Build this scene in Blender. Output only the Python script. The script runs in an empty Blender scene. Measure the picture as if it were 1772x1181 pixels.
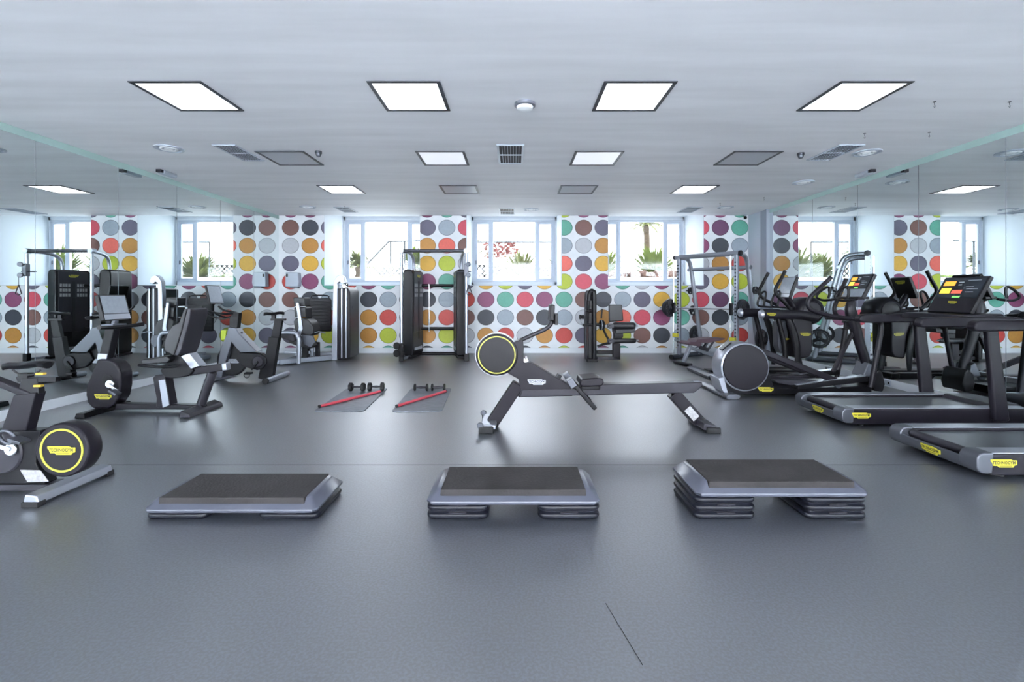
import bpy, bmesh, math, random
from mathutils import Vector, Matrix
random.seed(7)
S = bpy.context.scene
COL = S.collection
PI = math.pi
# ------------------------------------------------------------------ camera, world, exposure
F, CX, CY, H = 820.0, 891.0, 511.0, 1.40
cam = bpy.data.cameras.new('camera'); co = bpy.data.objects.new('camera', cam); COL.objects.link(co)
co.location = (0, 0, H); co.rotation_euler = (PI/2, 0, 0)
cam.sensor_width = 36; cam.lens = 36*F/1772; cam.clip_start = .05; cam.clip_end = 300
cam.shift_x = -(CX-886)/1772; cam.shift_y = -(590.5-CY)/1772
S.camera = co
S.view_settings.view_transform = 'Standard'; S.view_settings.look = 'None'
S.view_settings.gamma = 1; S.view_settings.use_curve_mapping = False
S.view_settings.exposure = 1.56
S.cycles.use_denoising = True
S.cycles.max_bounces = 12; S.cycles.diffuse_bounces = 5; S.cycles.glossy_bounces = 6
S.cycles.transparent_max_bounces = 12
S.cycles.sample_clamp_indirect = 6
w = bpy.data.worlds.new('sky'); S.world = w; w.use_nodes = True
bg = w.node_tree.nodes['Background']
SKY = 3.3
PANEL = 1.2
BACK = 960.0
bg.inputs[0].default_value = (.87, .91, 1, 1); bg.inputs[1].default_value = SKY
WX, D, CZ, YW = 5.70, 11.44, 3.32, 12.72      # side mirrors, back wall, ceiling, window plane
COLX = 5.636
OPEN = [(-4.604, -2.288), (-1.172, 1.13), (2.246, 4.562)]
ZS, ZT = 1.626, 3.49
for a, b in OPEN:                              # daylight portals just outside the windows
    l = bpy.data.lights.new('window_daylight', 'AREA'); l.shape = 'RECTANGLE'; l.size = b-a; l.size_y = 1.75
    l.cycles.is_portal = True
    o = bpy.data.objects.new('window_daylight', l); COL.objects.link(o)
    o.location = ((a+b)/2, YW+.12, 2.6); o.rotation_euler = (PI/2, 0, PI)
    o.rotation_euler = (-PI/2, 0, 0)

# added fill light behind the viewpoint, tilted up to brighten ceiling and back wall
l = bpy.data.lights.new('added_back_fill', 'AREA'); l.shape = 'RECTANGLE'; l.size = 11; l.size_y = 2.9
l.energy = BACK; l.color = (.96, .96, 1)
o = bpy.data.objects.new('added_back_fill', l); COL.objects.link(o); o.location = (0, -4.9, 1.35); o.rotation_euler = (PI/2+math.radians(60), 0, PI)
# ------------------------------------------------------------------ materials
def srgb(r, g, b):
    f = lambda c: (c/255/12.92) if c/255 <= .04045 else ((c/255+.055)/1.055)**2.4
    return (f(r), f(g), f(b), 1)
MATS = {}
def mat(name, col, rough=.5, metal=0, spec=.5, noise=None, bump=None, emit=None, coat=0, scale=(1, 1, 1)):
    m = bpy.data.materials.new(name); m.use_nodes = True
    nt = m.node_tree; p = nt.nodes['Principled BSDF']
    c = col if len(col) == 4 else srgb(*col)
    p.inputs['Base Color'].default_value = c
    p.inputs['Roughness'].default_value = rough; p.inputs['Metallic'].default_value = metal
    p.inputs['Specular IOR Level'].default_value = spec
    p.inputs['Coat Weight'].default_value = coat
    if noise or bump:
        tc = nt.nodes.new('ShaderNodeTexCoord'); mp = nt.nodes.new('ShaderNodeMapping')
        mp.inputs['Scale'].default_value = scale
        nt.links.new(tc.outputs['Object'], mp.inputs[0])
    if noise:
        sc, amt, det = noise
        n = nt.nodes.new('ShaderNodeTexNoise'); n.inputs['Scale'].default_value = sc; n.inputs['Detail'].default_value = det
        nt.links.new(mp.outputs[0], n.inputs[0])
        r = nt.nodes.new('ShaderNodeValToRGB'); r.color_ramp.elements[0].position = .3; r.color_ramp.elements[1].position = .7
        r.color_ramp.elements[0].color = tuple(x*(1-amt) for x in c[:3])+(1,)
        r.color_ramp.elements[1].color = tuple(min(1, x*(1+amt)) for x in c[:3])+(1,)
        nt.links.new(n.outputs[0], r.inputs[0]); nt.links.new(r.outputs[0], p.inputs['Base Color'])
    if bump:
        sc, st = bump
        n = nt.nodes.new('ShaderNodeTexNoise'); n.inputs['Scale'].default_value = sc; n.inputs['Detail'].default_value = 3
        nt.links.new(mp.outputs[0], n.inputs[0])
        b = nt.nodes.new('ShaderNodeBump'); b.inputs['Strength'].default_value = st; b.inputs['Distance'].default_value = .01
        nt.links.new(n.outputs[0], b.inputs['Height']); nt.links.new(b.outputs[0], p.inputs['Normal'])
    if emit:
        p.inputs['Emission Color'].default_value = emit[0]; p.inputs['Emission Strength'].default_value = emit[1]
    MATS[name] = m
    return m
M_white = mat('white_paint', (236, 240, 243), .6, noise=(3, .02, 2))
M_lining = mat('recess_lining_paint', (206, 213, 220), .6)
M_ceil = mat('ceiling_paint', (232, 234, 238), .65, noise=(2.2, .07, 6), bump=(2.5, .15), scale=(.22, 1.8, 1))
M_paper = mat('wallpaper_ground', (222, 226, 230), .55, noise=(6, .03, 3))
M_side = mat('pale_blue_paint', (196, 206, 218), .6)
M_strip = mat('grey_trim', (150, 158, 172), .45)
M_band = mat('pale_green_band', (168, 196, 192), .35)
M_base = mat('baseboard_paint', (214, 220, 226), .4)
M_mirror = mat('mirror_glass', (.80, .86, .86, 1), .0, 1.0)
M_seam = mat('mirror_seam', (120, 130, 135), .4, .5)
M_pvc = mat('white_window_frame', (172, 181, 194), .35)
M_black = mat('satin_black_plastic', (20, 20, 24), .34, spec=.2)
M_dark = mat('charcoal_plastic', (28, 26, 33), .36, spec=.2)
M_char = mat('charcoal_metal', (46, 45, 52), .34, .1, spec=.3)
M_grey = mat('grey_metal', (84, 87, 95), .35, .5)
M_silver = mat('silver_metal', (156, 160, 170), .32, .65)
M_chrome = mat('chrome', (215, 218, 222), .12, 1)
M_rubber = mat('black_rubber', (22, 23, 26), .7)
M_pad = mat('black_upholstery', (28, 29, 34), .45, noise=(30, .1, 2))
M_maroon = mat('maroon_upholstery', (92, 72, 82), .5)
M_plate = mat('cast_iron_plate', (42, 44, 50), .4, .2)
M_yel = mat('yellow_plastic', (190, 182, 50), .4)
M_ring = mat('yellow_ring', (186, 188, 66), .4)
M_mustard = mat('mustard_lever', (190, 160, 60), .4)
M_ink = mat('logo_ink', (38, 38, 34), .5)
M_label = mat('paper_label', (150, 150, 152), .6, noise=(60, .25, 3))
M_screen_w = mat('glossy_grey_screen', (150, 158, 168), .12, noise=(25, .06, 3))
M_screen = mat('lit_console_screen', (40, 46, 54), .15)
M_sor = mat('screen_orange', (225, 150, 50), .3, emit=(srgb(230, 150, 50), .5))
M_syl = mat('screen_yellow', (225, 190, 60), .3, emit=(srgb(225, 190, 70), .5))
M_sre = mat('screen_red', (210, 90, 70), .3, emit=(srgb(210, 90, 70), .4))
M_sgr = mat('screen_green', (110, 200, 90), .3, emit=(srgb(110, 210, 90), .5))
M_sgy = mat('screen_text', (150, 160, 168), .3, emit=(srgb(150, 160, 168), .3))
M_belt = mat('treadmill_belt', (66, 70, 75), .35, spec=.7, noise=(20, .06, 3))
M_exmat = mat('grey_exercise_mat', (104, 109, 117), .5, noise=(14, .16, 5))
M_bar = mat('red_bar', (190, 70, 84), .4)
M_deck = mat('step_grey_plastic', (72, 75, 87), .28, spec=.6, noise=(8, .06, 4))
M_tread = mat('step_rubber_tread', (38, 35, 36), .75, noise=(7, .35, 7), bump=(60, .3))
M_riser = mat('riser_dark_plastic', (22, 24, 32), .3, spec=.2)
M_frame = mat('light_frame', (70, 74, 82), .4, .4)
def lit(name, c, e): return mat(name, c, .35, emit=(srgb(*c), e))
M_lit = lit('lit_diffuser', (238, 242, 248), PANEL)
M_half = lit('dim_diffuser', (205, 210, 218), .32)
M_off = mat('unlit_diffuser', (186, 190, 198), .35)
M_vent = mat('vent_dark', (52, 54, 60), .7)
M_paving = mat('outdoor_paving', (240, 234, 224), .9, noise=(1.2, .2, 5))
M_rock = mat('garden_rock', (82, 62, 54), .95, noise=(4, .5, 6))
M_leaf = mat('pale_green_leaf', (84, 98, 22), .6, noise=(3, .3, 3))
M_leaf2 = mat('olive_leaf', (82, 88, 34), .6, noise=(3, .3, 3))
M_fl = mat('red_flowers', (96, 42, 36), .7, noise=(9, .4, 3))
M_trunk = mat('palm_trunk', (66, 54, 40), .9, noise=(8, .3, 3))
M_wire = mat('chain_link_wire', (16, 18, 20), .7)
M_rail = mat('outdoor_rail', (44, 48, 52), .5)
def floor_mat():
    m = mat('speckled_rubber_floor', (88, 92, 101), .40, spec=1.0)
    nt = m.node_tree; p = nt.nodes['Principled BSDF']
    tc = nt.nodes.new('ShaderNodeTexCoord')
    n = nt.nodes.new('ShaderNodeTexNoise'); n.inputs['Scale'].default_value = 80; n.inputs['Detail'].default_value = 4
    nt.links.new(tc.outputs['Object'], n.inputs[0])
    r = nt.nodes.new('ShaderNodeValToRGB')
    e = r.color_ramp.elements; e[0].position = .40; e[0].color = srgb(3, 5, 9); e[1].position = .62; e[1].color = srgb(60, 68, 84)
    nt.links.new(n.outputs[0], r.inputs[0])
    n2 = nt.nodes.new('ShaderNodeTexNoise'); n2.inputs['Scale'].default_value = 1.1; n2.inputs['Detail'].default_value = 5
    nt.links.new(tc.outputs['Object'], n2.inputs[0])
    mx = nt.nodes.new('ShaderNodeMixRGB'); mx.blend_type = 'OVERLAY'; mx.inputs[0].default_value = .25
    nt.links.new(r.outputs[0], mx.inputs[1]); nt.links.new(n2.outputs[0], mx.inputs[2])
    nt.links.new(mx.outputs[0], p.inputs['Base Color'])
    p.inputs['IOR'].default_value = 1.6; p.inputs['Coat Weight'].default_value = 1; p.inputs['Coat Roughness'].default_value = .42; p.inputs['Coat IOR'].default_value = 2.5
    rr = nt.nodes.new('ShaderNodeMapRange'); rr.inputs[3].default_value = .36; rr.inputs[4].default_value = .50
    nt.links.new(n2.outputs[0], rr.inputs[0]); nt.links.new(rr.outputs[0], p.inputs['Roughness'])
    b = nt.nodes.new('ShaderNodeBump'); b.inputs['Strength'].default_value = .25; b.inputs['Distance'].default_value = .003
    nt.links.new(n.outputs[0], b.inputs['Height']); nt.links.new(b.outputs[0], p.inputs['Normal'])
    return m
M_floor = floor_mat()
def glass_mat():
    m = bpy.data.materials.new('window_glass'); m.use_nodes = True; nt = m.node_tree; nt.nodes.clear()
    o = nt.nodes.new('ShaderNodeOutputMaterial'); mx = nt.nodes.new('ShaderNodeMixShader')
    t = nt.nodes.new('ShaderNodeBsdfTransparent'); t.inputs[0].default_value = (.96, .98, .98, 1)
    g = nt.nodes.new('ShaderNodeBsdfGlossy'); g.inputs['Roughness'].default_value = .02
    mx.inputs[0].default_value = .05
    nt.links.new(t.outputs[0], mx.inputs[1]); nt.links.new(g.outputs[0], mx.inputs[2]); nt.links.new(mx.outputs[0], o.inputs[0])
    return m
M_glass = glass_mat()

# ------------------------------------------------------------------ helpers
def W(u, v, Y): return Vector(((u-CX)*Y/F, Y, H-(v-CY)*Y/F))      # a photo pixel at depth Y
def Zm(s, ox, oy, *pts): return [(ox+x/s, oy+y/s) for x, y in pts]
class MB:
    def __init__(s, M=None):
        s.bm = bmesh.new(); s.M = M or Matrix.Identity(4); s.mi = 0; s.mats = []
    def use(s, m):
        if m not in s.mats: s.mats.append(m)
        s.mi = s.mats.index(m); return s
    def V(s, p): return s.bm.verts.new(s.M @ Vector(p))
    def face(s, vs):
        try:
            f = s.bm.faces.new(vs); f.material_index = s.mi; return f
        except ValueError: return None
    def poly(s, pts): return s.face([s.V(p) for p in pts])
    def box(s, c, d, rot=None):
        R = rot if rot is not None else Matrix.Identity(3)
        if isinstance(R, tuple):
            from mathutils import Euler
            R = Euler(R).to_matrix()
        vs = [s.V(Vector(c)+R @ Vector((x*d[0]/2, y*d[1]/2, z*d[2]/2))) for x in (-1, 1) for y in (-1, 1) for z in (-1, 1)]
        for q in ((0, 1, 3, 2), (4, 6, 7, 5), (0, 4, 5, 1), (2, 3, 7, 6), (0, 2, 6, 4), (1, 5, 7, 3)):
            s.face([vs[i] for i in q])
        return s
    def box2(s, a, b):
        return s.box([(a[i]+b[i])/2 for i in range(3)], [abs(b[i]-a[i]) for i in range(3)])
    def prism(s, pts, y0, y1):                     # (x, z) outline extruded along y
        A = [s.V((x, y0, z)) for x, z in pts]; B = [s.V((x, y1, z)) for x, z in pts]; n = len(pts)
        s.face(A); s.face(B[::-1])
        for i in range(n): s.face([A[i], B[i], B[(i+1) % n], A[(i+1) % n]])
        return s
    def pz(s, pts, z0, z1):                        # (x, y) outline extruded along z
        A = [s.V((x, y, z0)) for x, y in pts]; B = [s.V((x, y, z1)) for x, y in pts]; n = len(pts)
        s.face(A[::-1]); s.face(B)
        for i in range(n): s.face([A[i], A[(i+1) % n], B[(i+1) % n], B[i]])
        return s
    def px(s, pts, Yp, y0, y1):                    # pixel outline read at depth Yp
        q = [W(u, v, Yp) for u, v in pts]
        return s.prism([(p.x, p.z) for p in q], y0, y1)
    def tube(s, P, r, seg=10, sm=0, flat=1.0, caps=True):
        P = [Vector(p) for p in P]
        if sm and len(P) > 2:
            Q = []
            for i in range(len(P)-1):
                p0 = P[max(i-1, 0)]; p1 = P[i]; p2 = P[i+1]; p3 = P[min(i+2, len(P)-1)]
                for k in range(sm):
                    t = k/sm
                    Q.append(.5*((2*p1)+(p2-p0)*t+(2*p0-5*p1+4*p2-p3)*t*t+(3*p1-p0-3*p2+p3)*t**3))
            Q.append(P[-1]); P = Q
        n = len(P); rs = r if isinstance(r, (list, tuple)) else [r]*n
        if len(rs) != n:
            m = len(rs)-1; rs = [rs[min(int(i/(n-1)*m), m-1)]*(1-((i/(n-1)*m) % 1 if i < n-1 else 1))+rs[min(int(i/(n-1)*m)+1, m)]*((i/(n-1)*m) % 1 if i < n-1 else 1) for i in range(n)]
        rings = []; up = None
        for i in range(n):
            t = (P[min(i+1, n-1)]-P[max(i-1, 0)])
            t = t.normalized() if t.length > 1e-9 else Vector((0, 0, 1))
            if up is None:
                a = Vector((0, 1, 0)) if abs(t.y) < .9 else Vector((1, 0, 0))
                up = (a-t*a.dot(t)).normalized()
            else: up = (up-t*up.dot(t)).normalized()
            sd = t.cross(up)
            rings.append([s.V(P[i]+(up*math.cos(2*PI*k/seg)*flat+sd*math.sin(2*PI*k/seg))*rs[i]) for k in range(seg)])
        for i in range(n-1):
            for k in range(seg):
                s.face([rings[i][k], rings[i][(k+1) % seg], rings[i+1][(k+1) % seg], rings[i+1][k]])
        if caps: s.face(rings[0][::-1]); s.face(rings[-1])
        return s
    def beam(s, a, b, wy, h):                      # bar in the XZ plane, wy across Y, h thick
        a, b = Vector(a), Vector(b); t = (b-a); L = t.length; t.normalize()
        side = Vector((0, 1, 0)) if abs(t.y) < .8 else Vector((1, 0, 0))
        side = (side-t*side.dot(t)).normalized(); n = t.cross(side)
        R = Matrix((t, side, n)).transposed()
        return s.box((a+b)/2, (L, wy, h), R)
    def lathe(s, c, ax, prof, seg=40):             # prof: (offset along axis, radius)
        ax = Vector(ax).normalized(); a = Vector((0, 0, 1)) if abs(ax.z) < .9 else Vector((1, 0, 0))
        up = (a-ax*a.dot(ax)).normalized(); sd = ax.cross(up); c = Vector(c); rings = []
        for t, r in prof:
            if r < 1e-6: rings.append([s.V(c+ax*t)])
            else: rings.append([s.V(c+ax*t+(up*math.cos(2*PI*k/seg)+sd*math.sin(2*PI*k/seg))*r) for k in range(seg)])
        for A, B in zip(rings, rings[1:]):
            for k in range(seg):
                k2 = (k+1) % seg
                if len(A) == 1 and len(B) == 1: continue
                if len(A) == 1: s.face([A[0], B[k2], B[k]])
                elif len(B) == 1: s.face([A[k], A[k2], B[0]])
                else: s.face([A[k], A[k2], B[k2], B[k]])
        return s
    def disc(s, c, ax, r, h, b=.006, seg=40):
        return s.lathe(c, ax, [(-h/2, 0), (-h/2, r-b), (-h/2+b, r), (h/2-b, r), (h/2, r-b), (h/2, 0)], seg)
    def ring(s, c, ax, R, r, seg=40, k=8):
        return s.lathe(c, ax, [(r*math.sin(2*PI*i/k), R+r*math.cos(2*PI*i/k)) for i in range(k+1)], seg)
    def ball(s, c, r, sc=(1, 1, 1), seg=16):
        c = Vector(c); R = [[s.V(c+Vector((r*sc[0]*math.sin(PI*i/8)*math.cos(2*PI*k/seg), r*sc[1]*math.sin(PI*i/8)*math.sin(2*PI*k/seg), r*sc[2]*math.cos(PI*i/8)))) for k in range(seg)] if 0 < i < 8 else [s.V(c+Vector((0, 0, r*sc[2]*math.cos(PI*i/8))))] for i in range(9)]
        for A, B in zip(R, R[1:]):
            for k in range(seg):
                k2 = (k+1) % seg
                if len(A) == 1: s.face([A[0], B[k], B[k2]])
                elif len(B) == 1: s.face([A[k], B[0], A[k2]])
                else: s.face([A[k], B[k], B[k2], A[k2]])
        return s
ORG = {}
def finish(name, mb, m, parent=None, bev=0, local=False, ang=35, recalc=True):
    me = bpy.data.meshes.new(name)
    off = ORG.get(parent.name, Vector((0, 0, 0))) if parent is not None and not local else Vector((0, 0, 0))
    if off.length: bmesh.ops.translate(mb.bm, verts=mb.bm.verts, vec=-off)
    if recalc: bmesh.ops.recalc_face_normals(mb.bm, faces=mb.bm.faces)
    mb.bm.to_mesh(me); mb.bm.free()
    for x in (mb.mats or [m]): me.materials.append(x)
    for p in me.polygons: p.use_smooth = True
    me.set_sharp_from_angle(angle=math.radians(ang))
    o = bpy.data.objects.new(name, me); COL.objects.link(o)
    if parent is not None:
        o.parent = parent; ORG[o.name] = ORG.get(parent.name, Vector((0, 0, 0)))
    if bev:
        b = o.modifiers.new('bevel', 'BEVEL'); b.width = bev; b.segments = 2; b.limit_method = 'ANGLE'; b.angle_limit = math.radians(40)
        b.harden_normals = True
    return o
def part(name, mb, m, parent, bev=0, label=None, local=False):
    o = finish(name, mb, m, parent, bev, local)
    if label: o['label'] = label
    return o
def thing(name, label, cat, loc=(0, 0, 0), group=None, rotz=0):
    o = bpy.data.objects.new(name, None); COL.objects.link(o); o.empty_display_size = .1
    o.location = loc; o.rotation_euler = (0, 0, rotz); ORG[o.name] = Vector(loc)
    o['label'] = label; o['category'] = cat
    if group: o['group'] = group
    return o
def single(name, mb, m, label, cat, group=None, bev=0, loc=(0, 0, 0), rotz=0):
    o = finish(name, mb, m, None, bev, True)
    o.location = loc; o.rotation_euler = (0, 0, rotz)
    o['label'] = label; o['category'] = cat
    if group: o['group'] = group
    return o
def struct(name, mb, m, bev=0, recalc=True):
    o = finish(name, mb, m, None, bev, True, recalc=recalc); o['kind'] = 'structure'; return o
def copy_tree(o, parent=None):
    c = o.copy(); COL.objects.link(c); c.parent = parent
    for ch in list(o.children): copy_tree(ch, c)
    return c
def dup(o, loc, label=None, rotz=None, group=None):
    c = copy_tree(o); c.location = loc
    if rotz is not None: c.rotation_euler = (0, 0, rotz)
    if label: c['label'] = label
    if group: c['group'] = group
    return c
# logo lettering, built once from the built-in font
fc = bpy.data.curves.new('lettering', 'FONT'); fc.body = 'TECHNOGYM'; fc.align_x = 'CENTER'; fc.align_y = 'CENTER'; fc.offset = .028; fc.size = 1; fc.resolution_u = 2
fo = bpy.data.objects.new('lettering', fc); COL.objects.link(fo)
dg = bpy.context.evaluated_depsgraph_get(); tm = bpy.data.meshes.new_from_object(fo.evaluated_get(dg))
TX = [v.co.copy() for v in tm.vertices]; TF = [tuple(p.vertices) for p in tm.polygons]
bpy.data.objects.remove(fo); bpy.data.meshes.remove(tm); bpy.data.curves.remove(fc)
tw = max(v.x for v in TX)-min(v.x for v in TX)
BO = [(-.5, .15), (.28, .15), (.34, .11), (.5, .11), (.5, -.06), (.40, -.08), (.36, -.15), (-.18, -.15), (-.24, -.09), (-.40, -.09), (-.45, .04), (-.5, .07)]
def badge(parent, c, xd, nrm, width, silver=False, name='logo_badge'):
    c, xd, nrm = Vector(c), Vector(xd).normalized(), Vector(nrm).normalized()
    zd = nrm.cross(xd); M = Matrix((xd, zd, nrm)).transposed().to_4x4(); M.translation = c
    mb = MB(M).use(M_silver if silver else M_yel)
    mb.pz([(x*width, z*width) for x, z in BO], 0, .004)
    mb.use(M_ink); k = width*.86/tw
    inner = [(x*.95*width, z*.84*width) for x, z in BO]
    for i in range(len(BO)):
        pass
    vs = [mb.V((v.x*k, v.y*k*1.15+.018*width, .0052)) for v in TX]
    for f in TF: mb.face([vs[i] for i in f])
    mb.poly([(-.17*width, -.105*width, .0052), (.30*width, -.105*width, .0052), (.30*width, -.085*width, .0052), (-.17*width, -.085*width, .0052)])
    return part(name, mb, None, parent, label='silver logo plate' if silver else 'yellow logo plate')

# ------------------------------------------------------------------ room shell
struct('floor', MB().box2((-6.1, -6, -.1), (6.1, YW+.2, 0)), M_floor)
def seams():
    m = MB()
    m.box((0, 3.905, .0004), (11.2, .004, .0008))
    a, b = W(1048, 1045, 1148/(1045-511)), W(1112, 1152, 1148/(1152-511))
    m.beam((a.x, a.y, .0004), (b.x, b.y, .0004), .0008, .005)
    o = struct('trim_1', m, M_rubber)
seams()
struct('ceiling', MB().box2((-6.1, -6, CZ), (6.1, D, CZ+.3)).box2((-6.1, D, ZT+.02), (6.1, YW+.3, CZ+.5)), M_ceil)
mb = MB().use(M_paper)
C = {'K': (58, 62, 72), 'G': (152, 164, 176), 'L': (180, 183, 190), 'B': (118, 82, 76), 'O': (188, 134, 62), 'Y': (216, 168, 62),
     'R': (196, 70, 64), 'C': (228, 104, 90), 'P': (204, 76, 94), 'M': (136, 68, 106), 'U': (98, 94, 114), 'T': (92, 164, 144),
     'N': (180, 194, 56), 'V': (104, 64, 98)}
DM = {k: (mat('wallpaper_dot_%d' % i, v, .5, noise=(22, .05, 3)), mat('wallpaper_dot_rim_%d' % i, tuple(c*.72 for c in v), .5)) for i, (k, v) in enumerate(C.items())}
DOTS = ['MBLURBLUM', 'MKOYMKOYB', 'TUCNTGCNT', 'PBLURBLUP', 'OKOYMKOOY', 'NTGCTGRNT', 'BPBLUKBKP', 'MUOYMKOOK', 'TGCNTGRNT', 'UPBLURBLU',
        'YMKOYMKOY', 'NTGRNTGRN', 'UPBLUPBLK', 'YMKOYMKOO', 'NTGCNTGRN', 'MBLUPBLUR', 'MUOYMKOYM', 'NTGCTGCNT', 'BUPBLUPBL', 'OYMKMYMKO',
        'GNTGNNTGN', 'MPMLUPBLU', 'MVKOYVKOY', 'TTGRNTGRN']
X4, DX, Z5, DZ, RX, RZ = -3.530, .4716, 1.293, .434, .207, .191
rects = [(-WX, COLX, .0, ZS)] + [(a, b, ZS, CZ) for a, b in ((-WX, OPEN[0][0]), (OPEN[0][1], OPEN[1][0]), (OPEN[1][1], OPEN[2][0]), (OPEN[2][1], COLX))]
def clip(P, ax, lim, keep):
    out = []
    for i in range(len(P)):
        a, b = P[i], P[(i+1) % len(P)]; ia, ib = keep*(a[ax]-lim) >= 0, keep*(b[ax]-lim) >= 0
        if ia: out.append(a)
        if ia != ib:
            t = (lim-a[ax])/(b[ax]-a[ax]); out.append((a[0]+(b[0]-a[0])*t, a[1]+(b[1]-a[1])*t))
    return out
mb.box2((-WX-.3, D, 0), (COLX+.5, YW, ZS))
for r in rects[1:]: mb.box2((r[0] if r[0] > -WX else -WX-.3, D, ZS), (r[1] if r[1] < COLX else COLX+.5, YW+.1, ZT+.1))
for r in rects:
    for ci in range(24):
        for ri in range(9):
            cx, cz = X4+(ci-4)*DX, Z5+(5-ri)*DZ
            for lay, (sx, m) in enumerate(((1, 1), (.93, 0))):
                P = [(cx+RX*sx*math.cos(2*PI*k/40), cz+RZ*sx*math.sin(2*PI*k/40)) for k in range(40)]
                for ax, lim, kp in ((0, r[0], 1), (0, r[1], -1), (1, r[2], 1), (1, r[3], -1)):
                    if P: P = clip(P, ax, lim, kp)
                if len(P) > 2:
                    mb.use(DM[DOTS[ci][ri]][m]); mb.poly([(x, D-.0012*(lay+1), z) for x, z in P][::-1])
o = struct('wall_back', mb, None, recalc=False)
# white lining of the three window recesses
mb = MB()
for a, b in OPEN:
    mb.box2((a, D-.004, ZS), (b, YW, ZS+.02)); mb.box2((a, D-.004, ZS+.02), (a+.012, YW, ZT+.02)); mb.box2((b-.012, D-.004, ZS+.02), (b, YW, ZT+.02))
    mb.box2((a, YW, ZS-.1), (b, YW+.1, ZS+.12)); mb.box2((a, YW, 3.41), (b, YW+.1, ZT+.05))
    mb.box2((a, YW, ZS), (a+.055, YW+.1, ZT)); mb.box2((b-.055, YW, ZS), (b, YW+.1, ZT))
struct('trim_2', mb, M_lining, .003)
struct('baseboard_back', MB().box2((-WX, D-.015, 0), (COLX, D-.002, .13)), M_base, .003)
# side walls with mirrors
for sx, nm in ((-1, 'left'), (1, 'right')):
    y1 = D if sx < 0 else 10.62
    struct('wall_'+nm, MB().box2((sx*(WX+.02), -6, 0), (sx*(WX+.35), D+.3, CZ+.2)), M_white)
    e = MB()
    seamY = [5.63+1.18*k for k in range(-9, 6)] if sx < 0 else [5.50+1.19*k for k in range(-9, 6)]
    mm = MB().box2((sx*WX, -6, .115), (sx*(WX+.02), y1, CZ-.085))
    mo = struct('trim_3' if sx < 0 else 'trim_4', mm, M_mirror)
    for y in seamY:
        if y < y1: e.box2((sx*(WX-.001), y-.003, .115), (sx*WX, y+.003, CZ-.085))
    struct('trim_5' if sx < 0 else 'trim_6', e, M_seam)
    struct('trim_7' if sx < 0 else 'trim_8', MB().box2((sx*(WX-.004), -6, CZ-.085), (sx*(WX+.02), y1, CZ)), M_band)
    struct('baseboard_'+nm, MB().box2((sx*(WX-.012), -6, 0), (sx*(WX+.02), y1, .115)), M_base, .003)
struct('wall_front', MB().box2((-6.1, -6.1, 0), (6.1, -6, CZ)), M_white)
mb = MB(); mb.box2((COLX, 10.86, 0), (WX+.02, D, CZ)); struct('wall_column', mb, M_side)
struct('trim_9', MB().box2((COLX-.01, 10.60, 0), (WX+.02, 10.86, CZ)), M_strip, .003)
# windows
for i, (a, b) in enumerate(OPEN):
    x0, x1, z0, z1 = a+.055, b-.055, ZS+.12, 3.41
    yf, yb = YW-.02, YW+.06
    def fr(m, X0, X1, Z0, Z1, t, ya=yf, yc=yb):
        m.box2((X0, ya, Z0), (X1, yc, Z0+t)); m.box2((X0, ya, Z1-t), (X1, yc, Z1)); m.box2((X0, ya, Z0+t), (X0+t, yc, Z1-t)); m.box2((X1-t, ya, Z0+t), (X1, yc, Z1-t)); return m
    m = fr(MB(), x0, x1, z0, z1, .05)
    xa, xb = x0+.50, x1-.50
    for xm in (xa, xb): m.box2((xm-.035, yf, z0+.05), (xm+.035, yb, z1-.05))
    wo = struct('window_%d' % (i+1), m, M_pvc, .004)
    for X0, X1 in ((x0+.05, xa-.035), (xb+.035, x1-.05)):
        c = part('casement_frame', fr(MB(), X0, X1, z0+.05, z1-.05, .055, yf+.01, yb-.01), M_pvc, wo, .004)
        part('pane', MB().box2((X0+.05, YW+.02, z0+.1), (X1-.05, YW+.026, z1-.1)), M_glass, c)
        hx = X0+.028 if X0 < xa-.3 else X1-.028
        part('window_handle', MB().box((hx, yf+.002, (z0+z1)/2-.3), (.02, .03, .09)).tube([(hx, yf-.02, (z0+z1)/2-.27), (hx, yf-.02, (z0+z1)/2-.36)], .008), M_grey, c)
    part('pane', MB().box2((xa+.03, YW+.02, z0+.045), (xb-.03, YW+.026, z1-.045)), M_glass, wo)

# ------------------------------------------------------------------ ceiling fixtures
px_ = [-3.14, -1.00, 1.13, 3.25]
desc = {0: 'nearest row', 1: 'middle row', 2: 'row nearest the windows'}
side = ['by the left mirror', 'left of centre', 'right of centre', 'by the right mirror']
lights = {}
def panel(m):
    r = thing('ceiling_light', 'square ceiling light panel', 'ceiling light', (0, 0, 0), 'square ceiling light panels')
    f = MB()
    for a, b in (((-.33, -.34), (.33, -.305)), ((-.33, .305), (.33, .34)), ((-.33, -.305), (-.295, .305)), ((.295, -.305), (.33, .305))):
        f.box2((a[0], a[1], -.012), (b[0], b[1], -.001))
    part('frame', f, M_frame, r, .003, local=True)
    part('diffuser', MB().box2((-.295, -.305, -.006), (.295, .305, -.001)), m, r, local=True)
    return r
protos = {}
state = [['l', 'l', 'l', 'l'], ['o', 'h', 'h', 'o'], ['l', 'o', 'o', 'l']]
sn = {'l': (M_lit, 'bright lit'), 'h': (M_half, 'dimly glowing'), 'o': (M_off, 'grey unlit')}
for j, y in enumerate((4.58, 6.64, 8.61)):
    for i, x in enumerate(px_):
        k = state[j][i]
        lab = '%s square ceiling panel in the %s, %s' % (sn[k][1], desc[j], side[i])
        if k not in protos:
            r = panel(sn[k][0]); r.location = (x, y, CZ); r['label'] = lab; protos[k] = r
        else: dup(protos[k], (x, y, CZ), lab)
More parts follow.
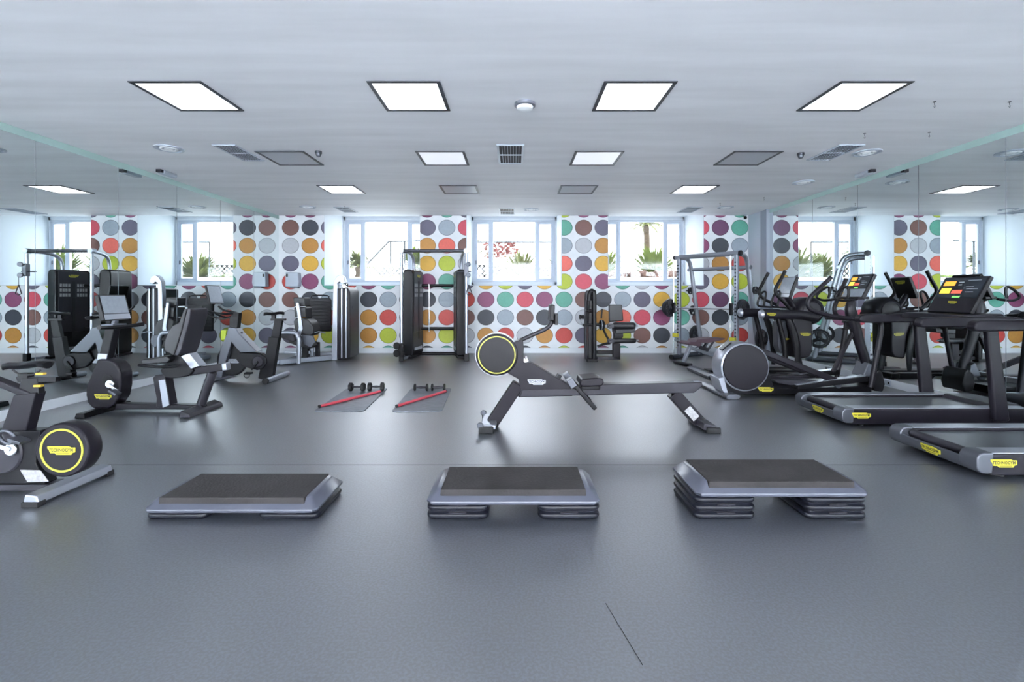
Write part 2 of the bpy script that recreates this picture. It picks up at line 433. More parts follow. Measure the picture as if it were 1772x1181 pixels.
for y in (2.5, .4, -1.7, -3.8):                     # the same panels go on over the part of the hall behind the camera
    for i, x in enumerate(px_):
        dup(protos['l'], (x, y, CZ), 'bright ceiling panel over the near part of the hall, behind the viewpoint', group='ceiling panels behind the viewpoint')
def vent(x0, x1, y0, y1, lab):
    r = thing('ceiling_vent', lab, 'vent', ((x0+x1)/2, (y0+y1)/2, CZ), 'ceiling air vents')
    f = MB(); t = .03; z = CZ-.014
    for a, b in (((x0, y0), (x1, y0+t)), ((x0, y1-t), (x1, y1)), ((x0, y0+t), (x0+t, y1-t)), ((x1-t, y0+t), (x1, y1-t)), ((x0+t, (y0+y1)/2-.012), (x1-t, (y0+y1)/2+.012))):
        f.box2((a[0], a[1], z), (b[0], b[1], CZ-.001))
    part('frame', f, M_pvc, r, .002)
    part('backing', MB().box2((x0+t, y0+t, CZ-.003), (x1-t, y1-t, CZ-.001)), M_vent, r)
    s = MB(); n = max(4, int((x1-x0-2*t)/.034))
    for k in range(1, n): s.box((x0+t+(x1-x0-2*t)*k/n, (y0+y1)/2, CZ-.008), (.006, y1-y0-2*t, .008))
    part('louvre_slats', s, M_pvc, r)
vent(-.235, .12, 6.03, 6.9, 'white louvred air vent in the middle of the ceiling')
vent(-3.86, -3.56, 6.03, 6.75, 'white louvred air vent beside the grey unlit panel near the left mirror')
vent(4.13, 4.46, 6.03, 6.72, 'white louvred air vent near the right mirror')
vent(-3.95, -3.62, 10.3, 10.95, 'small far air vent above the left window')
vent(-.36, .0, 10.45, 11.2, 'small far air vent above the middle window')
vent(3.75, 4.10, 10.3, 11.0, 'small far air vent above the right window')
def diffuser(x, y, lab, r=.17):
    t = thing('round_diffuser', lab, 'air diffuser', (x, y, CZ), 'round ceiling diffusers')
    part('outer_ring', MB().lathe((x, y, CZ), (0, 0, -1), [(.001, 0), (.001, r), (.012, r), (.018, r*.86), (.012, r*.8), (.004, r*.75), (.003, 0)]), M_pvc, t)
    part('inner_ring', MB().lathe((x, y, CZ), (0, 0, -1), [(.006, r*.62), (.02, r*.6), (.02, r*.46), (.006, r*.42)]), M_white, t)
    part('core', MB().disc((x, y, CZ-.012), (0, 0, 1), r*.3, .02), M_white, t)
diffuser(-4.52, 6.19, 'round white air diffuser near the left mirror')
diffuser(4.73, 6.37, 'round white air diffuser near the right mirror')
diffuser(-4.50, 10.3, 'round far air diffuser above the left pillar')
diffuser(4.60, 10.35, 'round far air diffuser above the right pillar')
diffuser(4.9, 8.05, 'round flush air diffuser halfway along the right mirror')
diffuser(.36, 10.6, 'round far air diffuser above the middle window')
def detector(x, y, r, lab, dark):
    t = thing('smoke_detector', lab, 'smoke detector', (x, y, CZ), 'smoke detectors')
    part('base', MB().lathe((x, y, CZ), (0, 0, -1), [(.001, 0), (.001, r), (.03, r), (.036, r*.9), (.036, 0)]), M_grey if dark else M_silver, t)
    part('sensor_head', MB().lathe((x, y, CZ), (0, 0, -1), [(.036, r*.8), (.06, r*.72), (.075, r*.4), (.078, 0)]), M_grey if dark else M_white, t)
detector(.10, 4.74, .105, 'large round smoke detector in the nearest middle of the ceiling', False)
detector(-2.62, 6.32, .045, 'small dark smoke detector beside the grey panel on the left', True)
detector(3.86, 6.40, .045, 'small dark smoke detector beside the vent on the right', True)
def exitlamp(x, y, lab):
    t = thing('emergency_lamp', lab, 'emergency lamp', (x, y, CZ), 'emergency lamps')
    part('housing', MB().box((x, y-.05, CZ-.03), (.1, .28, .055)), M_pvc, t, .01)
    part('bracket', MB().box((x, y-.22, CZ-.025), (.08, .06, .045)), M_char, t, .004)
exitlamp(-5.42, 7.45, 'white emergency lamp on the ceiling edge by the left mirror')
exitlamp(5.45, 7.45, 'white emergency lamp on the ceiling edge by the right mirror')
for u, v, w_ in ((1617, 176, 'nearest the right-hand bright panel'), (1747, 176, 'closest to the picture edge on the right'), (1496, 231, 'in front of the right vent'), (1608, 229, 'near the right mirror top'), (1246, 352, 'above the right window'), (596, 357, 'above the left window'), (1322, 342, 'before the right column')):
    y = (CZ-H)*F/(511-v); x = (u-CX)*y/F
    single('ceiling_hook', MB().tube([(0, 0, 0), (0, 0, -.03), (.008, 0, -.045), (0, 0, -.058), (-.008, 0, -.045)], .0025, 6, 3).disc((0, 0, -.003), (0, 0, 1), .014, .006, .001, 12), M_grey, 'small metal hook in the ceiling '+w_, 'hook', 'ceiling hooks', loc=(x, y, CZ))
single('security_camera', MB().use(M_pvc).disc((0, 0, -.01), (0, 0, 1), .035, .02, .002, 16).tube([(0, 0, -.02), (0, 0, -.05)], .012, 8).use(M_black).ball((0, -.01, -.07), .04), None, 'small black dome camera in the ceiling corner at the right pillar', 'security camera', loc=(5.5, D-.12, CZ))
# dispenser and sockets
t = thing('soap_dispenser', 'white wall dispenser on the dotted wall at the left corner', 'dispenser', (-5.31, D-.002, 1.57))
part('housing', MB().prism([(-5.47, 1.60), (-5.16, 1.60), (-5.14, 1.70), (-5.16, 1.94), (-5.46, 1.95)], D-.17, D-.003), M_pvc, t, .02)
part('window', MB().box((-5.42, D-.171, 1.87), (.04, .006, .07)), M_black, t)
part('nozzle', MB().box((-5.27, D-.1, 1.585), (.2, .1, .04)), M_grey, t, .01)
t = thing('wall_socket', 'white double socket on the right baseboard', 'socket', (WX-.013, 7.26, .06))
part('plate', MB().box2((WX-.022, 7.16, .025), (WX-.0125, 7.34, .1)), M_pvc, t, .002)
for y in (7.2, 7.3): part('outlet', MB().disc((WX-.023, y, .062), (1, 0, 0), .018, .004, .001, 16), M_black, t)
t = thing('wall_socket', 'white double socket on the right baseboard behind the cross trainer', 'socket', (WX-.013, 8.6, .06))
part('plate', MB().box2((WX-.022, 8.5, .025), (WX-.0125, 8.68, .1)), M_pvc, t, .002)
for y in (8.54, 8.64): part('outlet', MB().disc((WX-.023, y, .062), (1, 0, 0), .018, .004, .001, 16), M_black, t)

# ------------------------------------------------------------------ step benches
def step_mesh():
    r = thing('step_platform', 'x', 'step platform', (0, 0, 0), 'aerobic step platforms')
    m = MB()
    def ring(hx, y0, y1, z, c):
        return [(-hx+c, y0, z), (hx-c, y0, z), (hx, y0+c, z), (hx, y1-c, z), (hx-c, y1, z), (-hx+c, y1, z), (-hx, y1-c, z), (-hx, y0+c, z)]
    L = [ring(.53, 0, .47, 0, .03), ring(.54, -.005, .475, .012, .03), ring(.54, -.005, .475, .022, .03), ring(.49, .045, .425, .075, .03), ring(.475, .06, .41, .082, .02)]
    R = [[m.V(p) for p in q] for q in L]
    m.face(R[0][::-1]); m.face(R[-1])
    for A, B in zip(R, R[1:]):
        for k in range(8): m.face([A[k], A[(k+1) % 8], B[(k+1) % 8], B[k]])
    part('deck', m, M_deck, r, .006, local=True)
    part('tread_mat', MB().prism([(-.455, .046), (.455, .046), (.452, .088), (-.452, .088)], .02, .42).prism([(-.455, .04), (.455, .04), (.455, .05), (-.455, .05)], .03, .4), M_tread, r, .007, local=True)
    return r
def riser_mesh():
    r = thing('step_riser', 'x', 'step riser', (0, 0, 0), 'step risers')
    m = MB()
    def rr(z, o):
        pts = []
        for cx, cy, a0 in ((.185-.04, .02+.04, -90), (.185-.04, .44-.04, 0), (-.185+.04, .44-.04, 90), (-.185+.04, .02+.04, 180)):
            for k in range(5):
                a = math.radians(a0+k*22.5); pts.append((cx+(.04+o)*math.cos(a), cy+(.04+o)*math.sin(a), z))
        return pts
    prof = [(0, -.012), (.004, 0), (.012, .008), (.022, .010), (.032, .006), (.038, -.004), (.044, -.010), (.050, -.010)]
    R = [[m.V(p) for p in rr(z, o)] for z, o in prof]; n = len(R[0])
    m.face(R[0][::-1]); m.face(R[-1])
    for A, B in zip(R, R[1:]):
        for k in range(n): m.face([A[k], A[(k+1) % n], B[(k+1) % n], B[k]])
    part('block', m, M_riser, r, local=True)
    part('slot_strip', MB().box((0, .013, .045), (.11, .01, .005)), M_char, r, local=True)
    return r
st0 = step_mesh(); ri0 = riser_mesh(); first = True
for (cx, y0, lv, nm) in ((-1.765, 2.93, 1, 'lowest step bench at left'), (-.010, 2.93, 2, 'middle step bench'), (1.662, 2.93, 3, 'tallest step bench at right')):
    lab = {1: 'low grey step platform with black tread, on one riser at each end', 2: 'grey step platform with black tread in the middle, on two risers at each end', 3: 'tallest grey step platform with black tread at right, on three risers at each end'}[lv]
    if first: s = st0; s.location = (cx, y0, lv*.05); s['label'] = lab
    else: s = dup(st0, (cx, y0, lv*.05), lab)
    for sx, sn_ in ((-1, 'left'), (1, 'right')):
        for k in range(lv):
            pos = {1: 'single', 2: ('bottom', 'top'), 3: ('bottom', 'middle', 'top')}[lv]
            pos = pos if lv == 1 else pos[k]
            lab = 'dark %s riser under the %s end of the %s' % (pos, sn_, nm)
            loc = (cx+sx*.348, y0+.005, k*.05)
            if first: ri0.location = loc; ri0['label'] = lab; first = False
            else: dup(ri0, loc, lab)

# ------------------------------------------------------------------ mats, dumbbells, bars
def rrect(hx, hy, r, n=6):
    out = []
    for cx, cy, a0 in ((hx-r, -hy+r, -90), (hx-r, hy-r, 0), (-hx+r, hy-r, 90), (-hx+r, -hy+r, 180)):
        for k in range(n+1):
            a = math.radians(a0+90*k/n); out.append((cx+r*math.cos(a), cy+r*math.sin(a)))
    return out
m0 = single('exercise_mat', MB().pz(rrect(.30, .69, .06), 0, .012), M_exmat, 'grey exercise mat at left carrying two hexagonal dumbbells and a red bar', 'exercise mat', 'grey exercise mats', .003, (-2.155, 6.37, 0), .065)
m1 = m0.copy(); COL.objects.link(m1); m1.location = (-1.21, 6.37, 0); m1.rotation_euler = (0, 0, .05); m1['label'] = 'grey exercise mat at right carrying two thin-ended dumbbells and a red bar'
for a, b, lab in (((-2.40, 5.84), (-1.92, 6.74), 'red weighted bar lying across the left exercise mat'), ((-1.454, 5.86), (-.99, 6.75), 'red weighted bar lying across the right exercise mat')):
    t = thing('weighted_bar', lab, 'bar', (a[0], a[1], .012), 'red weighted bars')
    d = (Vector(b+(0,))-Vector(a+(0,))).normalized(); z = .030
    A = Vector(a+(z,)); B = Vector(b+(z,))
    part('rod', MB().tube([A, B], .018, 14), M_bar, t)
    for P, s_ in ((A, -1), (B, 1)): part('end_cap', MB().tube([P, P+d*s_*.02], .0185, 14), M_rubber, t)
def dumbbell(lab, loc, L, r, hw, rot, hexa):
    t = thing('dumbbell', lab, 'dumbbell', loc, 'dumbbells on the mats', rot)
    part('handle', MB().tube([(-L/2+hw, 0, r), (-L/4, 0, r), (0, 0, r), (L/4, 0, r), (L/2-hw, 0, r)], [.013, .014, .018, .014, .013], 12), M_char, t, local=True)
    for s_ in (-1, 1):
        part('weight_head', MB().disc((s_*(L/2-hw/2), 0, r), (1, 0, 0), r, hw, .006, 6 if hexa else 28), M_rubber, t, .003 if hexa else 0, local=True)
dumbbell('hexagonal dumbbell on the left end of the left mat', (-2.28, 6.84, .012), .23, .062, .05, -.05, True)
dumbbell('hexagonal dumbbell on the right corner of the left mat', (-2.01, 6.86, .012), .23, .062, .05, .05, True)
dumbbell('thin-ended dumbbell on the left side of the right mat', (-1.36, 6.86, .012), .2, .052, .024, 0, False)
dumbbell('thin-ended dumbbell on the right side of the right mat', (-1.11, 6.86, .012), .2, .052, .024, 0, False)

# ------------------------------------------------------------------ rowing machine
t = thing('rowing_machine', 'dark grey rowing machine with a yellow ringed flywheel and long seat rail', 'rowing machine', (1.0, 5.05, 0))
z1 = lambda *p: Zm(3.852, 800, 520, *p)
z2 = lambda *p: Zm(5.904, 820, 560, *p)
Y = 4.98
c = W(859.8, 614.2, Y); r = .222
part('flywheel_housing', MB().lathe((c.x, Y, c.z), (0, 1, 0), [(-.02, 0), (-.02, r-.022), (-.014, r-.006), (0, r), (.13, r), (.145, r-.01), (.15, 0)], 64), M_dark, t)
part('flywheel_ring', MB().lathe((c.x, Y, c.z), (0, 1, 0), [(-.019, .186), (-.024, .186), (-.024, .197), (-.019, .197)], 64), M_ring, t, label='yellow ring')
part('flywheel_face', MB().lathe((c.x, Y, c.z), (0, 1, 0), [(-.023, 0), (-.023, .178), (-.019, .18)], 64), M_black, t)
part('rim', MB().lathe((c.x, Y+.01, c.z), (0, 1, 0), [(.0, r+.001), (.0, r+.006), (.12, r+.006), (.12, r+.001)], 64), M_silver, t, label='silver rim')
part('main_frame', MB().px(z2((395, 195), (500, 158), (512, 250), (505, 330), (512, 400), (580, 400), (760, 505), (985, 640), (1010, 700), (1010, 745), (450, 757), (480, 700), (455, 570), (345, 510), (420, 430), (440, 330)), Y, Y, Y+.13), M_dark, t, .008)
part('seat_rail', MB().px(z1((400, 598), (700, 590), (930, 563), (1600, 546), (1603, 575), (1545, 619), (900, 634), (380, 648)), Y, Y-.004, Y+.134), M_char, t, .012)
part('rail_track', MB().beam(W(1030, 668.5, Y+.06)+Vector((0, .0, 0)), W(1210, 660.8, Y+.06), .05, .012), M_silver, t, .003)
def leg(name, a, b, w1, mat_): return part(name, MB().beam(a, b, .12, w1), mat_, t, .012)
leg('leg', W(897, 664, Y+.065), W(850, 735, Y+.065), .13, M_dark)
leg('leg', W(1164, 680, Y+.065), W(1209, 730, Y+.065), .13, M_dark)
la = W(1189, 707, Y); lb = W(1205, 725, Y)
part('label_plate', MB().beam(Vector((la.x, Y-.003, la.z)), Vector((lb.x, Y-.003, lb.z)), .004, .08), M_label, t)
f = MB(); x = W(850, 735, 5.04).x
f.box((x-.02, 5.05, .055), (.16, .48, .05)); part('front_foot', f, M_silver, t, .015)
for y in (4.79, 5.31):
    part('foot_end', MB().box((x-.04, y, .035), (.15, .05, .07)), M_rubber, t, .015)
    part('transport_wheel', MB().disc((x-.10, y, .08), (0, 1, 0), .032, .03, .005, 20), M_grey, t)
x = W(1213, 730, 5.04).x
part('rear_foot', MB().prism([(x-.07, .03), (x+.05, .02), (x+.10, .03), (x+.06, .075), (x-.06, .1)], 4.80, 5.30), M_char, t, .01)
for y in (4.79, 5.31): part('foot_end', MB().box((x+.03, y, .03), (.14, .04, .06)), M_rubber, t, .01)
a = W(1020, 658, 5.04)
part('seat', MB().prism([(a.x-.125, a.z-.025), (a.x-.11, a.z+.035), (a.x-.04, a.z+.042), (a.x+.05, a.z+.05), (a.x+.115, a.z+.042), (a.x+.13, a.z-.005), (a.x+.10, a.z-.04), (a.x-.09, a.z-.045)], 4.88, 5.20), M_dark, t, .018)
part('seat_carriage', MB().box((a.x, 5.04, a.z-.065), (.2, .16, .05)), M_black, t, .01)
for y, in ((4.87,), (5.22,)):
    fp = part('footrest', MB().beam(Vector((W(985, 655, 5.0).x, y, W(985, 655, 5.0).z)), Vector((W(1026, 702, 5.0).x, y, W(1026, 702, 5.0).z)), .11, .045), M_black, t, .012)
    part('heel_cup', MB().beam(Vector((W(982, 652, 5.0).x, y, W(982, 652, 5.0).z)), Vector((W(990, 665, 5.0).x, y, W(990, 665, 5.0).z)), .12, .07), M_grey, fp, .008)
part('footrest_axle', MB().tube([(W(998, 672, 5.0).x, 4.82, W(998, 672, 5.0).z), (W(998, 672, 5.0).x, 5.27, W(998, 672, 5.0).z)], .012), M_chrome, t)
part('pulley_grip', MB().tube([(W(911, 622, 5).x, 4.9, W(911, 622, 5).z), (W(911, 622, 5).x, 5.18, W(911, 622, 5).z)], .014, 12).box(W(908, 626, 5.04), (.05, .08, .06)), M_chrome, t)
part('bump_stop', MB().box(W(966.5, 652, 5.04), (.05, .07, .05), (0, .5, 0)), M_black, t, .004)
pts = [W(u, v, 5.04) for u, v in z1((385, 268), (470, 230), (545, 197), (580, 172), (596, 140), (598, 60))]
part('console_arm', MB().tube(pts, .022, 12, 4), M_char, t)
p = W(954, 541, 5.04)
cs = part('console', MB().box((p.x, 5.04, p.z), (.045, .30, .17), (0, .06, 0)), M_black, t, .012)
q = W(961.5, 552, 5.04)
part('tablet_holder', MB().box((q.x, 5.04, q.z), (.035, .22, .12)), M_black, t, .008)
badge(t, W(928.5, 661.5, Y)+Vector((0, -.001, 0)), (1, 0, 0), (0, -1, 0), .19, True)

# ------------------------------------------------------------------ bikes
t = thing('exercise_bike', 'near exercise bike at the left edge with a yellow ringed rear drum', 'exercise bike', (-3.5, 3.4, 0))
c = W(107, 780, 3.33); Yb = 3.33
part('rear_drum', MB().lathe((c.x, Yb, c.z), (0, 1, 0), [(0, 0), (0, .180), (.006, .188), (.014, .191), (.105, .191), (.116, .186), (.12, .18), (.12, 0)], 64), M_dark, t)
part('drum_ring', MB().lathe((c.x, Yb, c.z), (0, 1, 0), [(.001, .140), (-.004, .140), (-.004, .153), (.001, .153)], 64), M_ring, t, label='yellow ring')
badge(t, (c.x, Yb-.001, c.z), (1, 0, 0), (0, -1, 0), .195)
part('lower_body', MB().px([(-150, 748), (72, 745), (64, 800), (80, 838), (-150, 838)], 3.36, 3.35, 3.45), M_black, t, .01)
part('base_beam', MB().px([(-150, 838), (90, 838), (96, 848), (-150, 849)], 3.36, 3.34, 3.46), M_char, t, .006)
part('instruction_label', MB().px([(39, 812), (74, 813), (88, 832), (52, 833)], 3.36, 3.342, 3.346), M_label, t)
for x in (-3.19, -4.28):
    part('foot_bar', MB().prism([(x-.055, .02), (x+.055, .02), (x+.04, .075), (x-.04, .085)], 3.12, 3.70), M_silver, t, .01)
    for y in (3.14, 3.68): part('foot_pad', MB().box((x, y, .018), (.11, .06, .036)), M_rubber, t, .004)
part('seat_tube', MB().px([(28, 683), (67, 679), (49, 746), (6, 746)], 3.38, 3.36, 3.44), M_dark, t, .008)
part('seat_post', MB().px([(38, 655), (65, 655), (68, 682), (31, 682)], 3.38, 3.375, 3.425), M_black, t, .005)
part('saddle_slider', MB().px([(26, 653), (96, 653), (96, 662), (30, 662)], 3.38, 3.38, 3.42), M_black, t, .004)
for u, v in ((71, 647), (67, 668)): part('adjustment_lever', MB().box(W(u, v, 3.36), (.055, .03, .016)), M_mustard, t, .004, 'yellow lever')
m = MB(); ring_ = []
for k, (dx, hw, dz) in enumerate(((-.165, .012, .0), (-.12, .025, .010), (-.05, .04, .008), (.02, .062, .012), (.09, .078, .024), (.14, .07, .022), (.158, .04, .012))):
    b = W(45, 634, 3.40); x = b.x+dx; z = b.z+dz
    ring_.append([m.V((x, 3.40+hw*math.cos(a), z+(.018 if math.sin(a) > 0 else .03)*math.sin(a))) for a in [2*PI*i/14 for i in range(14)]])
m.face(ring_[0]); m.face(ring_[-1][::-1])
for A, B in zip(ring_, ring_[1:]):
    for k in range(14): m.face([A[k], B[k], B[(k+1) % 14], A[(k+1) % 14]])
sad_me = part('saddle', m, M_black, t)
part('saddle_rails', MB().tube([W(22, 640, 3.38), W(34, 648, 3.38), W(56, 649, 3.38), W(70, 641, 3.38)], .006, 8, 3).box(W(45, 650, 3.4), (.07, .05, .035)), M_rubber, t)
part('top_tube', MB().beam(W(-150, 603, 3.4), W(58, 684, 3.4), .07, .05), M_dark, t, .012)
part('head_post', MB().px([(-165, 600), (-130, 590), (-85, 745), (-125, 745)], 3.38, 3.35, 3.45), M_dark, t, .01)
part('handlebar', MB().tube([(-4.31, 3.1, 1.12), (-4.2, 3.12, 1.02), (-4.32, 3.25, 1.0), (-4.35, 3.4, 1.0), (-4.32, 3.55, 1.0), (-4.2, 3.68, 1.02), (-4.31, 3.7, 1.12)], .016, 10, 4), M_black, t)
part('chainring_cover', MB().disc(W(5, 784, 3.35), (0, 1, 0), .145, .03, .01, 48), M_char, t)
ck = part('crank', MB().beam(W(20, 778, 3.31), W(-8, 770, 3.31), .03, .03).disc(W(20, 778, 3.32), (0, 1, 0), .045, .03), M_chrome, t, .004)
part('pedal', MB().box(W(33, 762, 3.27), (.09, .08, .022), (0, .3, 0)).ring(W(12, 757, 3.27), (0, 1, .3), .05, .012, 20), M_grey, ck, .004)

# recumbent bike
t = thing('recumbent_bike', 'dark recumbent exercise bike with grey screen and padded backrest', 'exercise bike', (-4.4, 5.7, 0))
zr = lambda *p: Zm(4.543, 120, 480, *p)
Y = 5.60
part('pedal_housing', MB().px(zr((215, 645), (300, 648), (350, 668), (385, 705), (402, 760), (402, 860), (385, 950), (350, 1000), (300, 1035), (180, 1035), (140, 990), (125, 930), (130, 860), (170, 760)), Y, Y, Y+.19), M_dark, t, .025)
part('crank_recess', MB().px(zr((255, 800), (285, 765), (330, 775), (390, 860), (385, 905), (330, 870), (270, 840)), Y, Y-.006, Y), M_black, t, .004)
c = W(191, 665, Y-.03)
ck = part('crank', MB().disc(c, (0, 1, 0), .05, .04).beam(c+Vector((0, -.03, 0)), c+Vector((.11, -.03, -.07)), .025, .03), M_chrome, t, .003)
part('pedal', MB().box(c+Vector((.12, -.08, -.08)), (.10, .09, .025), (0, .5, 0)), M_grey, ck, .005)
badge(t, W(178.5, 687, Y)+Vector((0, -.001, 0)), (1, 0, 0), (0, -1, 0), .20)
part('base_beam', MB().px(zr((340, 1000), (1020, 1012), (1030, 1050), (330, 1050)), Y, Y+.04, Y+.15), M_dark, t, .015)
part('seat_column', MB().px(zr((638, 795), (660, 775), (735, 770), (780, 1022), (665, 1030), (668, 960)), Y, Y+.03, Y+.16), M_dark, t, .01)
part('column_inlay', MB().px(zr((690, 815), (738, 810), (772, 1010), (722, 1030)), Y, Y+.025, Y+.03), M_silver, t, label='silver inlay')
part('rear_strut', MB().tube([W(u, v, Y+.1) for u, v in zr((1125, 750), (1030, 1020))], .052, 14), M_char, t)
part('seat_rail', MB().beam(*[W(u, v, Y+.1) for u, v in zr((880, 755), (1215, 705))], .10, .085), M_dark, t, .01)
part('rail_end_cap', MB().beam(*[W(u, v, Y+.1) for u, v in zr((1215, 705), (1252, 699))], .105, .09), M_silver, t, .015, 'silver end cap')
part('seat_carriage', MB().px(zr((700, 735), (760, 690), (830, 602), (900, 640), (965, 740), (930, 780), (800, 800), (735, 790)), Y, Y+.02, Y+.2), M_black, t, .012)
part('carriage_panel', MB().px(zr((868, 622), (935, 600), (1015, 700), (948, 722)), Y, Y+.015, Y+.15), M_silver, t, .005)
part('seat', MB().px(zr((600, 655), (620, 640), (700, 632), (800, 612), (830, 640), (800, 668), (610, 682)), Y, Y-.08, Y+.30), M_pad, t, .015)
part('side_handle', MB().tube([W(u, v, Y-.1) for u, v in zr((545, 692), (640, 702), (780, 706), (868, 697))], .016, 10, 3), M_black, t)
part('side_handle', MB().tube([W(u, v, Y-.1)+Vector((0, .42, 0)) for u, v in zr((545, 692), (640, 702), (780, 706), (868, 697))], .016, 10, 3), M_black, t)
part('backrest_pad', MB().px(zr((928, 245), (950, 250), (905, 440), (850, 612), (770, 582), (772, 505), (800, 430), (835, 380), (885, 355)), Y, Y-.06, Y+.28), M_pad, t, .02)
part('backrest_shell', MB().px(zr((950, 242), (975, 250), (968, 330), (905, 560), (880, 612), (845, 618), (900, 440)), Y, Y-.05, Y+.27), M_char, t, .012)
# console
def quad_console(t, top, bot, ya, yb, th, sgn, screen, frac=.72, lower=None, tiles=False):
    """panel facing +X or -X (sgn), its top and bottom edge given as (x, z), ya..yb across"""
    T = Vector((top[0], 0, top[1])); B = Vector((bot[0], 0, bot[1])); d = (B-T); L = d.length; d.normalize()
    n = Vector((-d.z, 0, d.x)); n = n if n.x*sgn > 0 else -n
    A = [T-n*th, B-n*th*1.1]; m = MB(); e = .02
    m.prism([(T.x, T.z), (B.x, B.z), (A[1].x, A[1].z), (A[0].x, A[0].z)], ya, yb)
    cs = part('console', m, M_black, t, .01)
    def pl(name, f0, f1, y0, y1, mt, off, par):
        P, Q = T+d*L*f0+n*off, T+d*L*f1+n*off
        return part(name, MB().prism([(P.x, P.z), (Q.x, Q.z), (Q.x-n.x*.002, Q.z-n.z*.002), (P.x-n.x*.002, P.z-n.z*.002)], y0, y1), mt, par)
    sc = pl('screen', .04, frac, ya+e, yb-e, screen, .003, cs)
    pl('lower_panel', frac+.03, .98, ya+e*.6, yb-e*.6, lower or M_dark, .003, cs)
    if tiles:
        hh = yb-ya
        for f0, f1, g0, g1, mt in ((.14, .27, .05, .33, M_sor), (.34, .5, .05, .30, M_syl), (.40, .5, .34, .58, M_sre), (.57, .62, .42, .6, M_sgr), (.16, .18, .4, .52, M_sgy), (.24, .26, .42, .5, M_sgy), (.12, .125, .6, .9, M_sgy), (.3, .31, .62, .8, M_sgy), (.36, .37, .66, .92, M_sgy), (.45, .46, .66, .85, M_sgy)):
            k0, k1 = (yb-e-g1*(hh-2*e), yb-e-g0*(hh-2*e)) if sgn < 0 else (ya+e+g0*(hh-2*e), ya+e+g1*(hh-2*e))
            pl('screen_tile', f0*frac/.62, f1*frac/.62, k0, k1, mt, .005, sc)
    return cs, T, B, d, n
quad_console(t, (-4.84, 1.405), (-4.765, 1.105), 5.50, 5.89, .05, 1, M_screen_w, .74, M_silver)
part('column', MB().px(zr((280, 400), (352, 410), (296, 645), (222, 645)), Y+.05, Y+.05, Y+.15), M_black, t, .012)
part('column_collar', MB().px(zr((226, 600), (302, 604), (292, 648), (218, 645)), Y+.05, Y+.045, Y+.155), M_silver, t, .004, 'silver collar')
part('console_neck', MB().tube([(-4.80, 5.70, 1.12), (-4.83, 5.7, 1.02)], .03, 10).box((-4.82, 5.7, 1.04), (.14, .2, .03)), M_grey, t, .004)
part('handlebar', MB().tube([(-4.74, 5.40, 1.03), (-4.76, 5.55, 1.02), (-4.76, 5.88, 1.02), (-4.74, 6.04, 1.03)], .024, 12, 3), M_black, t)
part('front_handle', MB().tube([(-5.0, 5.6, 1.14), (-5.08, 5.62, 1.13), (-5.1, 5.7, 1.12), (-5.08, 5.78, 1.13), (-4.92, 5.8, 1.15)], .018, 10, 3), M_black, t)
part('front_foot', MB().prism([(-4.99, .0), (-4.87, .0), (-4.88, .06), (-4.97, .06)], 5.36, 6.02), M_black, t, .01)
part('rear_foot', MB().prism([(-3.82, .0), (-3.68, .0), (-3.70, .05), (-3.80, .085)], 5.38, 5.99), M_char, t, .012)

# indoor cycle beside the left mirror
t = thing('indoor_cycle', 'black indoor cycle with grey fork beside the left mirror, facing left', 'exercise bike', (-4.4, 7.8, 0))
zs6 = lambda *p: Zm(4.921, 360, 440, *p)
Y = 7.72
part('fork_frame', MB().px(zs6((185, 618), (245, 628), (268, 668), (430, 832), (285, 838), (212, 752), (175, 880), (128, 1052), (78, 1052), (118, 800), (165, 690)), Y, Y-.04, Y+.14), M_grey, t, .012)
part('head_post', MB().px(zs6((182, 540), (215, 500), (262, 500), (248, 632), (180, 622)), Y, Y+.0, Y+.10), M_black, t, .008)
c = W(*zs6((192, 908))[0], Y)
part('flywheel', MB().disc((c.x, Y+.05, c.z), (0, 1, 0), .245, .05, .008, 56), M_black, t)
part('flywheel_rim', MB().ring((c.x, Y+.05, c.z), (0, 1, 0), .248, .008, 56), M_char, t)
part('body', MB().px(zs6((270, 835), (450, 848), (500, 880), (505, 930), (470, 975), (420, 990), (300, 960), (240, 900)), Y, Y-.02, Y+.12), M_black, t, .02)
part('crank_cover', MB().disc(W(*zs6((425, 915))[0], Y-.03), (0, 1, 0), .09, .03, .01, 32), M_char, t)
ck = part('crank', MB().beam(W(*zs6((425, 915))[0], Y-.06), W(*zs6((370, 985))[0], Y-.06), .025, .03), M_black, t, .004)
part('pedal', MB().box(W(*zs6((345, 1015))[0], Y-.11), (.10, .09, .03)).ring(W(*zs6((330, 1030))[0], Y-.11), (0, 1, 0), .045, .006, 20), M_rubber, ck, .003)
part('seat_tube', MB().px(zs6((515, 705), (600, 712), (548, 1040), (510, 1078), (425, 1060), (440, 985), (490, 850)), Y, Y+.0, Y+.10), M_black, t, .01)
part('seat_post', MB().px(zs6((560, 560), (625, 565), (600, 715), (530, 708)), Y, Y+.02, Y+.08), M_black, t, .006)
part('tube_edge', MB().beam(W(*zs6((606, 712))[0], Y+.05), W(*zs6((528, 1050))[0], Y+.05), .09, .01), M_silver, t)
sd = sad_me.copy(); COL.objects.link(sd); sd.parent = t
b0 = W(*zs6((560, 510))[0], Y+.05); s0 = W(45, 634, 3.40)
sd.location = Vector((b0.x, b0.y, b0.z))-Vector((s0.x, 3.40, s0.z))-Vector((t.location.x, t.location.y, 0))+Vector((-3.5, 3.4, 0))
part('saddle_slider', MB().box(W(*zs6((600, 558))[0], Y+.05), (.24, .05, .035)).box(W(*zs6((560, 535))[0], Y+.05), (.06, .05, .07)), M_black, t, .004)
